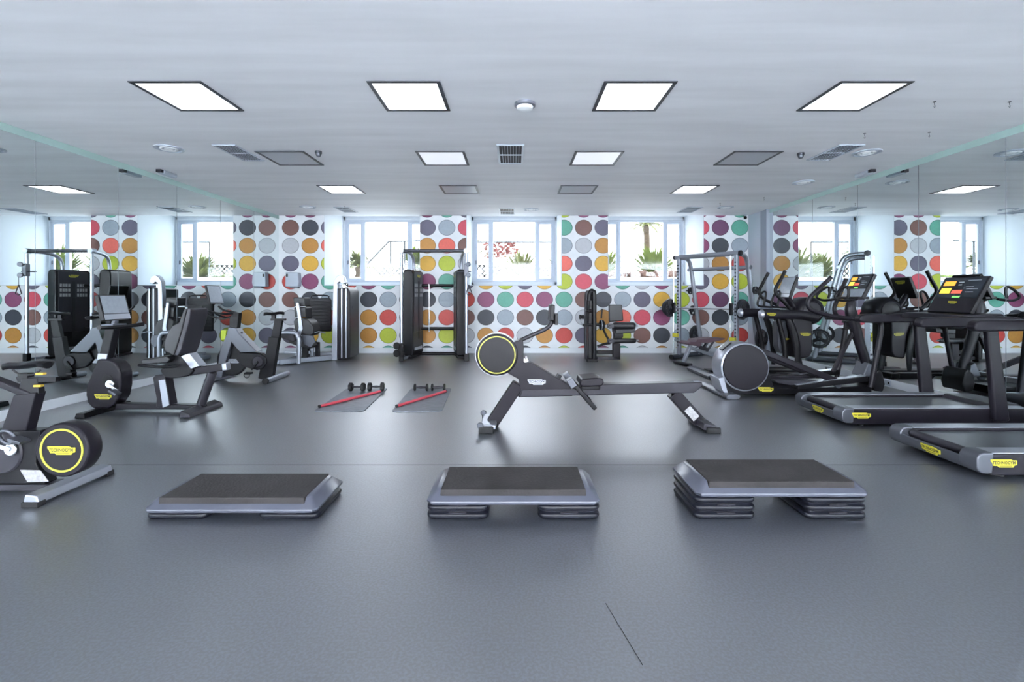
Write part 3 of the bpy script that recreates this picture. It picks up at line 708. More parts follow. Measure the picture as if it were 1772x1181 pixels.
for yo in (-.16, .26):
    part('handlebar', MB().tube([W(u, v, Y+.05)+Vector((0, s_, 0)) for (u, v), s_ in zip(zs6((228, 505), (190, 505), (110, 492), (60, 478), (20, 447)), (0, yo-.05, yo-.05, yo-.05, yo-.05))], .016, 10, 4), M_black, t)
    part('aero_bar', MB().tube([W(u, v, Y+.05)+Vector((0, s_, 0)) for (u, v), s_ in zip(zs6((225, 515), (170, 548), (60, 530), (8, 490)), (0, yo*.5, yo*.5, yo*.4))], .014, 10, 4), M_black, t)
part('rear_foot', MB().tube([(-3.92, 7.45, .045), (-3.94, 8.22, .045)], .045, 14, flat=.9), M_silver, t)
part('foot_end', MB().tube([(-3.92, 7.43, .045), (-3.92, 7.47, .045)], .047, 14), M_rubber, t)
part('front_foot', MB().tube([(-4.86, 7.45, .04), (-4.86, 8.2, .04)], .04, 14, flat=.9), M_silver, t)
part('bottle_holder', MB().box(W(*zs6((140, 690))[0], Y+.04), (.09, .07, .17)), mat('lime_plastic', (170, 190, 50), .4), t, .015, 'lime green holder')
part('tension_knob', MB().tube([W(*zs6((285, 665))[0], Y+.05), W(*zs6((282, 700))[0], Y+.05)], .02, 12), M_black, t)
quad_console(t, (-4.93, 1.56), (-4.86, 1.26), 7.56, 7.92, .03, 1, M_screen_w, .9, M_screen_w)
badge(t, W(*zs6((220, 912))[0], Y+.02)+Vector((0, 0, 0)), (1, 0, 0), (0, -1, 0), .21, True)

# ------------------------------------------------------------------ leg press machine
t = thing('leg_press', 'silver framed leg press with tall weight tower, ribbed footplate and black seat', 'weight machine', (-4.2, 10.0, 0))
Y = 10.1
part('tower_frame', MB().px([(573, 624), (576, 510), (577, 488), (582, 479), (588, 476), (595, 479), (598, 490), (592, 492), (588, 488), (584, 490), (583, 624)], Y, Y, Y+.12), M_silver, t, .012)
part('tower_cover', MB().px([(583, 624), (583, 500), (600, 497), (605, 505), (605, 620)], Y, Y+.02, Y+.62), M_black, t, .02)
for u in (590, 597.5): part('guide_strip', MB().px([(u, 620), (u, 500), (u+2.2, 500), (u+2.2, 620)], Y, Y+.0, Y+.02), M_silver, t)
part('weight_stack', MB().px([(584, 620), (584, 500), (589, 500), (589, 620)], Y, Y-.01, Y+.03), M_dark, t)
part('top_pulley', MB().disc(W(597, 492, Y+.2), (.5, 1, 0), .08, .05, .008, 24).box(W(598, 498, Y+.2), (.09, .08, .12)), M_chrome, t, .004)
part('cable_handle', MB().ring(W(609, 532, Y+.2), (1, .3, 0), .05, .012, 20).tube([W(606, 520, Y+.2), W(607, 548, Y+.2)], .01), M_char, t)
part('footplate', MB().px([(529, 574), (528, 521), (531, 517), (570, 516), (572, 520), (572, 574)], Y+.45, Y+.45, Y+.52), M_dark, t, .015)
m = MB()
for k in range(9):
    a, b = W(530, 523+k*5.8, Y+.45), W(571, 523+k*5.8, Y+.45); m.box(((a.x+b.x)/2, Y+.445, a.z), (b.x-a.x, .016, .028))
part('footplate_ribs', m, M_rubber, t, .004)
part('footplate_handle', MB().tube([W(*p, Y+.46) for p in ((540, 518), (541, 512), (567, 512), (568, 518))], .014, 10, 3), M_black, t)
def pad(u0, v0, u1, v1, yp, y0, y1, nm='backrest_pad', mt=M_pad): return part(nm, MB().px([(u0, v0), (u1, v0), (u1+1.5, v1), (u0+1.5, v1)], yp, y0, y1), mt, t, .02)
Ys = 9.75
pad(511, 515, 530, 530, Ys, Ys-.1, Ys+.18, 'headrest')
pad(513.5, 532, 533, 549, Ys, Ys-.13, Ys+.2)
part('backrest_pad', MB().px([(514, 556), (517, 551), (530, 550), (541, 555), (547, 565), (548, 576), (543, 581), (522, 580), (516, 570)], Ys, Ys-.16, Ys+.22), M_pad, t, .025)
part('backrest_frame', MB().px([(519, 524), (524, 524), (531, 568), (525, 584), (520, 584), (524, 566)], Ys, Ys-.19, Ys-.14), M_silver, t, .008)
part('seat', MB().px([(505, 586), (512, 583), (540, 592), (547, 598), (540, 603), (520, 598), (506, 592)], Ys, Ys-.16, Ys+.22), M_pad, t, .02)
part('carriage', MB().px([(528, 578), (548, 580), (552, 590), (545, 600), (532, 595)], Ys, Ys-.19, Ys-.15), M_grey, t, .008)
part('seat_lever', MB().tube([W(545, 576, Ys-.15), W(552, 574, Ys-.15), W(563, 577, Ys-.15)], .012), M_silver, t)
for y in (9.45, 10.05):
    part('frame_arch', MB().tube([(W(482, 577, 9.4).x, y, W(482, 577, 9.4).z), (W(508, 577, 9.4).x, y, W(482, 577, 9.4).z), (W(514, 581, 9.4).x, y, W(514, 585, 9.4).z), (W(515.5, 600, 9.4).x, y, .5), (W(515, 630, 9.4).x, y, .03)], .042, 12, 4), M_silver, t)
part('pivot_plate', MB().px([(482, 574), (505, 574), (512, 588), (508, 592), (484, 584)], 9.45, 9.44, 9.5), M_dark, t, .01)
part('base_rail', MB().beam((-4.68, 9.4, .07), (-3.92, 10.15, .07), .12, .11), M_silver, t, .02)
part('base_rail', MB().beam((-4.72, 9.4, .06), (-4.72, 10.35, .06), .1, .09), M_silver, t, .02)
part('base_rail', MB().beam((-4.72, 10.2, .12), (-3.7, 10.3, .12), .12, .10), M_silver, t, .02)
part('base_rail', MB().beam((-4.75, 9.75, .22), (-4.2, 9.75, .22), .06, .06), M_silver, t, .015)
part('seat_support', MB().beam((-4.3, 9.75, .12), (-4.3, 9.75, .40), .1, .12).beam((-4.12, 9.9, .12), (-4.12, 9.9, .42), .06, .08), M_black, t, .01)

# ------------------------------------------------------------------ dual pulley machine
t = thing('dual_pulley_machine', 'tall cable pulley machine with two black weight towers joined by bars', 'weight machine', (-1.72, 10.5, 0))
def tower(cx, cy, rot, sgn):
    M = Matrix.Translation((cx, cy, 0)) @ Matrix.Rotation(rot, 4, 'Z')
    pr = [(-.10, .06), (.10, .06), (.115, .12), (.115, 1.86), (.09, 1.94), (.04, 1.97), (-.06, 1.97), (-.11, 1.93), (-.12, 1.84), (-.12, .14)]
    m = MB(M); m.prism([(x, z) for x, z in pr], -.36, .36)
    w_ = part('weight_tower', m, M_black, t, .03)
    xx = .117*sgn
    part('front_panel', MB(M).box((xx, 0, 1.25), (.012, .6, 1.36)), M_char, w_, .006)
    part('slot', MB(M).box((xx+.006*sgn, 0, 1.06), (.008, .06, 1.3)), M_rubber, w_)
    m = MB(M)
    for r_ in range(3):
        for k in range(4):
            for s2 in (-1, 1): m.box((xx+.007*sgn, s2*(.07+k*.055+.02), 1.62-r_*.11), (.004, .04, .07))
    part('instruction_pictograms', m, M_label, w_)
    part('kick_plate', MB(M).box((xx, 0, .2), (.01, .5, .07)), M_silver, w_, .004, 'silver kick plate')
    n = (M.to_3x3() @ Vector((sgn, 0, 0)))
    badge(w_, M @ Vector((xx+.007*sgn, 0, 1.83)), M.to_3x3() @ Vector((0, sgn, 0)), n, .2)
    part('foot_rail', MB(M).box((0, -.02, .03), (.2, .84, .05)), M_black, t, .01)
tower(-2.31, 10.80, -.13, 1)
tower(-1.25, 10.80, .22, -1)
for x, nm in ((-2.41, 0), (-1.03, 1)):
    part('post', MB().tube([(x, 10.07, .0), (x, 10.07, 2.38)], .034, 14), M_silver, t)
    part('post_foot', MB().box((x, 10.07, .08), (.09, .1, .16)), M_black, t, .008)
    part('post_cap', MB().tube([(x, 10.02, 2.34), (x, 10.14, 2.34)], .055, 16), M_silver, t)
    part('base_link', MB().beam((x, 10.07, .04), (x+(.1 if nm == 0 else -.1), 10.6, .04), .05, .05), M_silver, t, .008)
    part('arch_tube', MB().tube([(x+(.04 if nm == 0 else -.04), 10.08, 2.33), (x+(.1 if nm == 0 else -.1), 10.4, 2.32), (x+(.13 if nm == 0 else -.16), 10.62, 2.22), (x+(.14 if nm == 0 else -.18), 10.68, 1.95)], .036, 12, 5), M_silver, t)
part('top_bar', MB().tube([(-2.43, 10.07, 2.34), (-1.9, 10.07, 2.34), (-1.0, 10.07, 2.34)], .036, 14), M_grey, t)
for z, y in ((1.62, 11.0), (.62, 11.0), (.03, 11.1)):
    part('cross_bar', MB().tube([(-2.2, y, z), (-1.38, y, z)], .036, 12), M_black, t)
part('hanging_rod', MB().tube([(-1.98, 10.93, .55), (-1.98, 10.93, 1.65)], .012, 10).tube([(-1.98, 10.93, .72), (-1.98, 10.93, 1.0)], .018, 10), M_chrome, t)
c = (-2.47, 10.0)
for z in (.17, .33): part('pulley_wheel', MB().disc((c[0]-.02, c[1]-.02, z), (.4, 1, 0), .075, .05, .01, 24).disc((c[0]+.09, c[1], z), (.4, 1, 0), .055, .05, .01, 24), M_rubber, t)
part('pulley_bracket', MB().box((-2.41, 10.0, .25), (.12, .06, .26)), M_black, t, .006)
part('carriage', MB().box((-1.03, 10.05, 1.93), (.09, .1, .26)).tube([(-1.25, 10.05, 1.90), (-.93, 10.05, 1.90)], .014), M_grey, t, .01)
for z in (1.82, 2.05): part('pulley_wheel', MB().disc((-.98, 9.98, z), (.3, 1, 0), .05, .04, .008, 20), M_grey, t)
part('cable', MB().tube([(-.97, 9.96, 1.80), (-.97, 9.96, 1.62)], .005, 6), M_rubber, t)
part('stirrup_handle', MB().tube([(-.97, 9.96, 1.62), (-1.03, 9.96, 1.43), (-.97, 9.95, 1.40), (-.90, 9.96, 1.43), (-.97, 9.96, 1.62)], .010, 8), M_char, t)

# ------------------------------------------------------------------ leg extension machine
t = thing('leg_extension', 'black leg extension machine with roller pads and upright backrest', 'weight machine', (1.9, 9.98, 0))
zl = lambda *p: Zm(7.38, 980, 480, *p)
Y = 9.95
def loop(pts, r, y, nm, mt, seg=12): return part(nm, MB().tube([W(u, v, Y)+Vector((0, y, 0)) for u, v in pts], r, seg, 4), mt, t)
loop(zl((355, 1075), (355, 600), (355, 230), (340, 185), (315, 180), (295, 215), (290, 300)), .05, 0, 'tower_tube', M_black)
loop(zl((290, 1075), (280, 800), (285, 420), (290, 215), (310, 185)), .036, .35, 'tower_tube', M_char)
part('tower_cover', MB().px(zl((285, 1040), (280, 620), (300, 250), (345, 210), (350, 1060)), Y, Y+.02, Y+.62), M_black, t, .02)
part('foot', MB().box(W(*zl((330, 1065))[0], Y), (.22, .14, .07)), M_black, t, .01)
part('side_axle', MB().tube([W(*zl((205, 612))[0], Y), W(*zl((450, 605))[0], Y)], .028, 12), M_black, t)
part('knob', MB().disc(W(*zl((300, 430))[0], Y-.03), (1, 0, 0), .045, .06, .008, 20).disc(W(*zl((275, 425))[0], Y-.02), (1, 0, 0), .03, .09, .008, 20), M_black, t)
part('cam_wheel', MB().disc(W(*zl((455, 612))[0], Y-.02), (1, .15, 0), .105, .075, .012, 32), M_black, t)
part('cam_rim', MB().ring(W(*zl((440, 612))[0], Y-.02), (1, .15, 0), .104, .01, 32), M_silver, t)
loop(zl((470, 660), (500, 730), (540, 800)), .022, -.02, 'lever_arm', M_black)
for a, b, r_ in (((600, 622), (880, 618), .078), ((605, 812), (890, 812), .052)):
    p_, q_ = [W(*k, Y-.05) for k in zl(a, b)]
    n_ = part('roller_pad', MB().lathe(p_, q_-p_, [(0, 0), (0, r_*.8), (.03, r_), ((q_-p_).length-.04, r_), ((q_-p_).length, r_*.6), ((q_-p_).length, 0)], 24), M_pad, t)
    part('axle_end', MB().tube([q_, q_+Vector((.055, 0, 0))], .018, 10), M_chrome, n_)
    part('roller_bracket', MB().box(p_-Vector((.06, 0, 0)), (.14, .08, .08)).disc(p_-Vector((.08, .05, .02)), (0, 1, 0), .035, .04, .006, 16), M_char, t, .008)
part('backrest', MB().px(zl((552, 352), (720, 352), (738, 560), (555, 575)), Y+.2, Y+.25, Y+.34), M_pad, t, .02)
part('seat', MB().px(zl((600, 640), (860, 640), (850, 700), (610, 720)), Y+.2, Y+.02, Y+.4), M_pad, t, .02)
part('seat_column', MB().px(zl((598, 850), (692, 850), (690, 1055), (600, 1045)), Y, Y, Y+.12), M_dark, t, .01)
part('seat_column', MB().px(zl((620, 700), (735, 700), (735, 770), (620, 860)), Y, Y+.05, Y+.2), M_black, t, .01)
part('base_bar', MB().px(zl((395, 940), (600, 940), (600, 985), (395, 985)), Y, Y+.02, Y+.1), M_black, t, .01)
part('base_bar', MB().px(zl((395, 1015), (690, 1020), (690, 1058), (395, 1058)), Y, Y, Y+.1), M_char, t, .01)
loop(zl((395, 885), (480, 855), (560, 845)), .024, 0, 'link_bar', M_black)
loop(zl((468, 405), (458, 530)), .016, .1, 'adjuster_bar', M_black)
part('counter_roller', MB().disc(W(*zl((180, 508))[0], Y+.2), (1, 0, 0), .05, .05, .008, 20).disc(W(*zl((212, 508))[0], Y+.2), (1, 0, 0), .05, .04, .008, 20), M_rubber, t)
loop(zl((195, 540), (210, 590), (230, 612)), .006, .2, 'roller_stem', M_silver)

# ------------------------------------------------------------------ smith machine and bench
A = Vector((3.62, 10.45, 0)); e1 = Vector((.6, -.8, 0)); e2 = Vector((.8, .6, 0))
SM = Matrix.Translation(A) @ Matrix((e1, e2, Vector((0, 0, 1)))).transposed().to_4x4()
t = thing('smith_machine', 'silver framed barbell rack with curved rear uprights by the right column', 'weight machine', (A+e1*.65+e2*.4).to_tuple())
P = lambda nm, mb, m, bev=0, lab=None, par=None: part(nm, mb, m, par or t, bev, lab)
for s_, nm in ((0, 0), (1.3, 1)):
    P('upright', MB(SM).box((s_, 0, 1.12), (.07, .09, 2.2)), M_silver, .008)
    m = MB(SM)
    for k in range(26): m.box((s_, -.047, .3+k*.07), (.03, .006, .025))
    P('hole_strip', m, M_black)
    P('guide_rod', MB(SM).tube([(s_-.07+.14*nm*0, -.1, .08), (s_-.07, -.1, 2.18)], .014, 10), M_chrome)
    P('rear_upright', MB(SM).tube([(s_, 0, 2.22), (s_, .2, 2.22), (s_, .36, 2.17), (s_, .45, 2.0), (s_, .55, 1.6), (s_, .90, .06)], .045, 14, 4), M_silver)
    P('base_tube', MB(SM).tube([(s_, -.28, .055), (s_, 1.05, .055)], .05, 14), M_grey)
    P('base_end_cap', MB(SM).tube([(s_, -.30, .055), (s_, -.27, .055)], .052, 14), M_rubber)
    P('safety_stop', MB(SM).box((s_-.03, -.09, .52), (.12, .07, .08)), M_yel, .008, 'yellow safety stop')
    P('bar_carriage', MB(SM).box((s_-.06, -.1, 1.12), (.05, .07, .24)), M_black, .006)
P('top_beam', MB(SM).tube([(-.08, 0, 2.23), (1.36, 0, 2.23)], .05, 14), M_silver)
P('rear_beam', MB(SM).tube([(-.08, .47, 1.97), (1.36, .47, 1.97)], .04, 14), M_silver)
for s_ in (-.1, 1.38): P('beam_cap', MB(SM).tube([(s_-.02, 0, 2.23), (s_+.02, 0, 2.23)], .056, 16), M_char)
P('lower_beam', MB(SM).tube([(0, 1.0, .06), (1.3, 1.0, .06)], .045, 14), M_silver)
P('barbell', MB(SM).tube([(-.42, -.1, 1.12), (1.72, -.1, 1.12)], .014, 12).tube([(-.42, -.1, 1.12), (-.1, -.1, 1.12)], .024, 12).tube([(1.4, -.1, 1.12), (1.72, -.1, 1.12)], .024, 12), M_chrome)
def plate(M, c, ax, r, h, lab, nm='weight_plate'):
    q = M @ Vector(c); d = M.to_3x3() @ Vector(ax)
    k = thing(nm, lab, 'weight plate', q.to_tuple(), 'weight plates on the barbell rack')
    part('rim', MB().lathe(q, d, [(-h/2, r*.82), (-h/2, r), (h/2, r), (h/2, r*.82), (-h/2, r*.82)], 32), M_plate, k)
    part('hub', MB().disc(q, d, r*.3, h, .003, 20), M_plate, k)
    for a in range(3):
        up = Vector((0, 0, 1)); sd = d.normalized().cross(up); v = (up*math.cos(a*2*PI/3)+sd*math.sin(a*2*PI/3))
        part('spoke', MB().beam(q+v*r*.28, q+v*r*.84, h*.6, r*.34), M_plate, k)
for i, s_ in enumerate((-.17, -.215, -.26)): plate(SM, (s_, -.1, 1.12), (1, 0, 0), (.2, .17, .14)[i], .04, '%s weight plate on the left end of the barbell' % ('largest', 'middle', 'outermost')[i])
for i, s_ in enumerate((1.47, 1.515)): plate(SM, (s_, -.1, 1.12), (1, 0, 0), .2-.03*i, .04, '%s weight plate on the right end of the barbell' % ('inner', 'outer')[i])
for s_, sd_, side_ in ((0, -1, 'left'), (1.3, 1, 'right')):
    for zz, r_, w_ in ((1.50, .08, 'small upper'), (1.05, .11, 'medium'), (.5, .2, 'large lower')):
        dd = .55+(1.6-zz)*.35/1.54
        P('plate_peg', MB(SM).tube([(s_, dd, zz), (s_+sd_*.2, dd, zz)], .016, 10), M_grey)
        if zz != 1.05 or sd_ < 0: plate(SM, (s_+sd_*.09, dd, zz), (1, 0, 0), r_, .045, '%s weight plate on the %s rear upright of the barbell rack' % (w_, side_))
        if zz == .5: plate(SM, (s_+sd_*.145, dd, zz), (1, 0, 0), r_*.8, .04, 'outer lower weight plate on the %s rear upright of the barbell rack' % side_)
# bench
BM = Matrix.Translation((3.38, 9.45, 0)) @ Matrix.Rotation(.28, 4, 'Z')
t = thing('weight_bench', 'adjustable bench with maroon pads in front of the barbell rack', 'bench', (3.7, 9.6, 0))
part('seat_pad', MB(BM).prism([(-.02, .42), (.26, .38), (.30, .43), (.27, .47), (.03, .49), (-.03, .46)], -.16, .16), M_maroon, t, .02)
part('back_pad', MB(BM).prism([(.16, .47), (.42, .44), (.84, .50), (.86, .53), (.5, .54), (.2, .52)], -.15, .15), M_maroon, t, .02)
part('front_leg', MB(BM).beam((.14, 0, .40), (-.02, 0, .06), .08, .06), M_silver, t, .01)
part('front_foot', MB(BM).tube([(-.04, -.26, .04), (-.04, .26, .04)], .038, 12), M_char, t)
part('main_beam', MB(BM).beam((.10, 0, .36), (.95, 0, .08), .07, .06), M_silver, t, .01)
part('rear_foot', MB(BM).tube([(.95, -.24, .045), (.95, .24, .045)], .038, 12), M_char, t)
part('back_strut', MB(BM).beam((.55, 0, .46), (.35, 0, .2), .06, .04).beam((.7, 0, .47), (.5, 0, .22), .04, .03), M_grey, t, .006)
part('adjuster', MB(BM).beam((.3, -.06, .36), (.52, -.06, .3), .01, .07), M_char, t)

# ------------------------------------------------------------------ elliptical trainer
t = thing('elliptical_trainer', 'dark elliptical trainer with big round rear drum and swinging handles', 'cross trainer', (4.0, 6.8, 0))
z7 = lambda *p: Zm(4.92, 1200, 460, *p)
z8 = lambda *p: Zm(4.2184, 1360, 460, *p)
z9 = lambda *p: Zm(8.4375, 1380, 560, *p)
Y = 6.45
c = W(1290, 636, Y)
part('drum_shell', MB().lathe((c.x, Y, c.z), (0, 1, 0), [(.0, .31), (.01, .328), (.04, .335), (.30, .335), (.33, .32), (.34, .0)], 72), M_silver, t)
part('drum_face', MB().lathe((c.x, Y, c.z), (0, 1, 0), [(-.012, 0), (-.012, .30), (-.004, .308), (.003, .31)], 72), M_dark, t)
part('drum_slot', MB().box((c.x-.20, Y+.17, c.z+.275), (.16, .12, .02), (0, -.7, 0)), M_black, t, .004)
part('rear_body', MB().px(z7((265, 950), (290, 1075), (300, 1100), (690, 1105), (700, 1060), (650, 900), (620, 860), (500, 1000)), Y, Y+.02, Y+.32), M_black, t, .012)
part('rear_shell', MB().px(z7((215, 960), (262, 950), (300, 1100), (285, 1110), (245, 1060)), Y, Y+.005, Y+.32), M_silver, t, .008)
badge(t, W(1326, 675, Y)+Vector((0, .018, 0)), (1, 0, 0), (0, -1, 0), .21)
part('rear_foot', MB().prism([(2.84, 0), (2.99, 0), (3.02, .05), (2.97, .075), (2.86, .07), (2.82, .04)], 6.32, 7.28), M_grey, t, .012)
part('base_beam', MB().px(z7((640, 1050), (860, 1050), (1200, 1040), (1540, 1030), (1540, 1100), (650, 1105)), Y, Y+.04, Y+.6), M_black, t, .012)
for y in (Y-.01, Y+.56):
    part('ramp_rail', MB().prism([(W(u, v, Y).x, W(u, v, Y).z) for u, v in z9((0, 905), (380, 850), (1020, 770), (1040, 850), (700, 890), (0, 965))], y, y+.14), M_black, t, .01)
    part('ramp_track', MB().prism([(W(u, v, Y).x, W(u, v, Y).z) for u, v in z9((0, 900), (380, 845), (1010, 765), (1010, 776), (380, 858), (0, 912))], y+.02, y+.12), M_silver, t)
for y in (Y+.0, Y+.57):
    p_, q_ = W(1309, 604, Y), W(1452, 661, Y)
    part('pedal_arm', MB().beam(Vector((p_.x, y+.06, p_.z)), Vector((q_.x, y+.06, q_.z)), .06, .085), M_dark, t, .02)
    part('roller_wheel', MB().disc((q_.x+.02, y+.06, q_.z-.05), (0, 1, 0), .05, .05, .006, 24), M_grey, t)
    part('pedal', MB().px(z7((720, 985), (1160, 985), (1175, 1010), (860, 1030), (740, 1010)), Y, y+.08 if y < 6.6 else y-.12, y+.24 if y < 6.6 else y+.03), M_char, t, .01)
part('front_housing', MB().px(z9((1000, 720), (1080, 640), (1130, 700), (1165, 860), (1135, 972), (1010, 960), (980, 850)), Y+.3, Y+.15, Y+.5), M_black, t, .02)
part('column_fairing', MB().px(z9((985, 560), (1050, 600), (1075, 780), (900, 760), (950, 650)), Y+.25, Y+.18, Y+.42), M_grey, t, .015, 'light grey fairing')
part('column', MB().tube([W(u, v, 6.75) for u, v in z8((478, 255), (470, 320), (490, 400), (530, 540), (580, 700), (600, 790))], [.05, .075, .085, .07, .065, .06], 14, 4, flat=.8), M_dark, t)
part('strut', MB().beam(W(*z8((492, 478))[0], 6.75), W(*z8((342, 775))[0], 6.75), .05, .045), M_dark, t, .01)
for y, top in ((6.42, z8((330, 85), (245, 165), (175, 235), (163, 290), (200, 330), (340, 370), (520, 392))), (7.08, z8((440, 95), (400, 195), (355, 300), (365, 355), (410, 378), (520, 388)))):
    off = 0 if y < 6.6 else 0
    part('swing_handle', MB().tube([Vector((W(u, v, y).x, y, W(u, v, y).z)) for u, v in top], .028, 12, 5), M_dark, t)
for y in (6.42, 7.1):
    part('swing_arm', MB().tube([Vector((W(u, v, 6.45).x, y, W(u, v, 6.45).z)) for u, v in z8((520, 395), (620, 398), (670, 412), (683, 460), (660, 600), (606, 885))], .032, 12, 5), M_dark, t)
part('pivot_axle', MB().tube([(W(1495, 553, 6.45).x, 6.42, W(1495, 553, 6.45).z), (W(1495, 553, 6.45).x, 7.1, W(1495, 553, 6.45).z)], .03, 12), M_dark, t)
for y in (6.55, 6.95):
    part('fixed_grip', MB().tube([Vector((W(u, v, 6.6).x, y, W(u, v, 6.6).z)) for u, v in z8((500, 245), (400, 255), (350, 240), (345, 215), (385, 175), (432, 155), (440, 200), (430, 240))], .018, 10, 4), M_black, t)
part('bottle_tray', MB().box(W(*z8((490, 235))[0], 6.75), (.16, .42, .035)), M_black, t, .01)
for v in (408, 460): part('cup_ring', MB().ring(W(*z8((440, v))[0], 6.55), (0, .3, 1), .045, .009, 20), M_black, t)
cs, T_, B_, d_, n_ = quad_console(t, (4.955, 1.70), (4.775, 1.36), 6.53, 6.95, .05, -1, M_screen, .60, M_screen_w, True)
badge(t, T_-n_*.056+d_*.1+Vector((0, 6.74, 0)), (0, 1, 0), -n_, .18)

# ------------------------------------------------------------------ adaptive cross trainer further back
t = thing('cross_trainer', 'cross trainer with domed front housing and two thick side rails, behind the elliptical', 'cross trainer', (4.4, 8.3, 0))
Y = 7.95
c = W(1390, 536, Y+.2)
part('dome', MB().lathe((c.x+.08, Y+.08, c.z-.02), (0, 1, 0), [(-.02, 0), (-.02, .15), (0, .2), (.05, .235), (.35, .235), (.4, .2), (.42, 0)], 48), M_dark, t)
part('dome_ring', MB().ring((c.x+.08, Y+.058, c.z-.02), (0, 1, 0), .16, .008, 48), M_char, t)
part('front_housing', MB().px(z7((870, 380), (1035, 380), (1035, 740), (1010, 785), (920, 800), (880, 640), (860, 500)), Y, Y+.06, Y+.5), M_dark, t, .03)
badge(t, W(1393.5, 579, Y+.06)+Vector((0, -.002, 0)), (1, 0, 0), (0, -1, 0), .17)
part('pivot_shroud', MB().px(z7((770, 480), (850, 470), (870, 600), (850, 760), (800, 760), (775, 700)), Y, Y+.2, Y+.38), M_grey, t, .03)
badge(t, W(1361.5, 587, Y+.2)+Vector((0, -.001, 0)), (1, 0, 0), (0, -1, 0), .08)
for y in (Y-.02, Y+.72):
    a, b = W(1318, 544, Y), W(1412, 548, Y)
    rl = part('side_rail', MB().tube([(a.x, y, a.z), (b.x-.25, y, a.z-.01), (b.x, y, b.z-.02)], .078, 18, flat=.6), M_dark, t)
    part('rail_cap', MB().lathe((a.x, y, a.z), (-1, 0, 0), [(0, .081), (.02, .078), (.045, .06), (.055, .03), (.06, 0)], 20), M_silver, rl, label='silver rounded cap')
    if y < 8: badge(rl, (W(1329, 543, Y).x+.02, y-.05, a.z), (1, 0, 0), (0, -1, 0), .15)
    part('leg_link', MB().tube([Vector((W(u, v, Y).x, y+.05, W(u, v, Y).z)) for u, v in z7((815, 450), (850, 530), (880, 640), (895, 780), (893, 900))], [.045, .06, .06, .05, .035], 12, 4, flat=.6), M_black, t)
    part('leg_link', MB().tube([Vector((W(u, v, Y+.5).x-.1, y+.12, W(u, v, Y+.5).z)) for u, v in z7((660, 440), (690, 560), (715, 680), (720, 760))], .04, 12, 4), M_black, t)
    part('pedal', MB().px(z7((690, 940), (740, 915), (990, 915), (1000, 945), (985, 970), (740, 985)), Y, y+.0 if y < 8 else y-.12, y+.14 if y < 8 else y+.02), M_dark, t, .012)
part('rear_foot', MB().prism([(3.22, 0), (3.40, 0), (3.42, .05), (3.36, .08), (3.26, .08), (3.2, .05)], 7.85, 8.85), M_grey, t, .012)
part('base_beam', MB().box((4.2, 8.3, .06), (1.7, .22, .08)).box((4.1, 8.05, .05), (1.2, .05, .05)).box((4.1, 8.55, .05), (1.2, .05, .05)), M_black, t, .01)
part('front_foot', MB().box((5.05, 8.3, .05), (.14, .8, .08)), M_black, t, .012)
part('front_tube', MB().tube([(4.92, 8.3, .5), (5.0, 8.3, .1)], .05, 12), M_dark, t)
for y, pts in ((7.92, z7((780, 45), (745, 115), (700, 195), (708, 245), (760, 300), (830, 375))), (8.66, z7((638, 60), (590, 150), (558, 215), (575, 260), (630, 300), (720, 340)))):
    part('swing_handle', MB().tube([Vector((W(u, v, y).x, y, W(u, v, y).z)) for u, v in pts], .028, 12, 5), M_black, t)
for y in (8.05, 8.5):
    part('fixed_grip', MB().tube([Vector((W(u, v, 8.3).x, y, W(u, v, 8.3).z)) for u, v in z7((790, 358), (690, 355), (650, 340), (668, 260), (665, 222), (630, 235), (598, 310), (605, 345), (660, 352))], .018, 10, 4), M_black, t)
part('console_neck', MB().tube([(4.66, 8.15, 1.40), (4.78, 8.15, 1.22), (4.86, 8.15, 1.1)], .05, 12, 3), M_dark, t)
cs, T_, B_, d_, n_ = quad_console(t, (4.735, 1.715), (4.60, 1.36), 7.96, 8.36, .05, -1, M_screen_w, .8, M_screen_w)
badge(t, T_-n_*.056+d_*.08+Vector((0, 8.16, 0)), (0, 1, 0), -n_, .2)

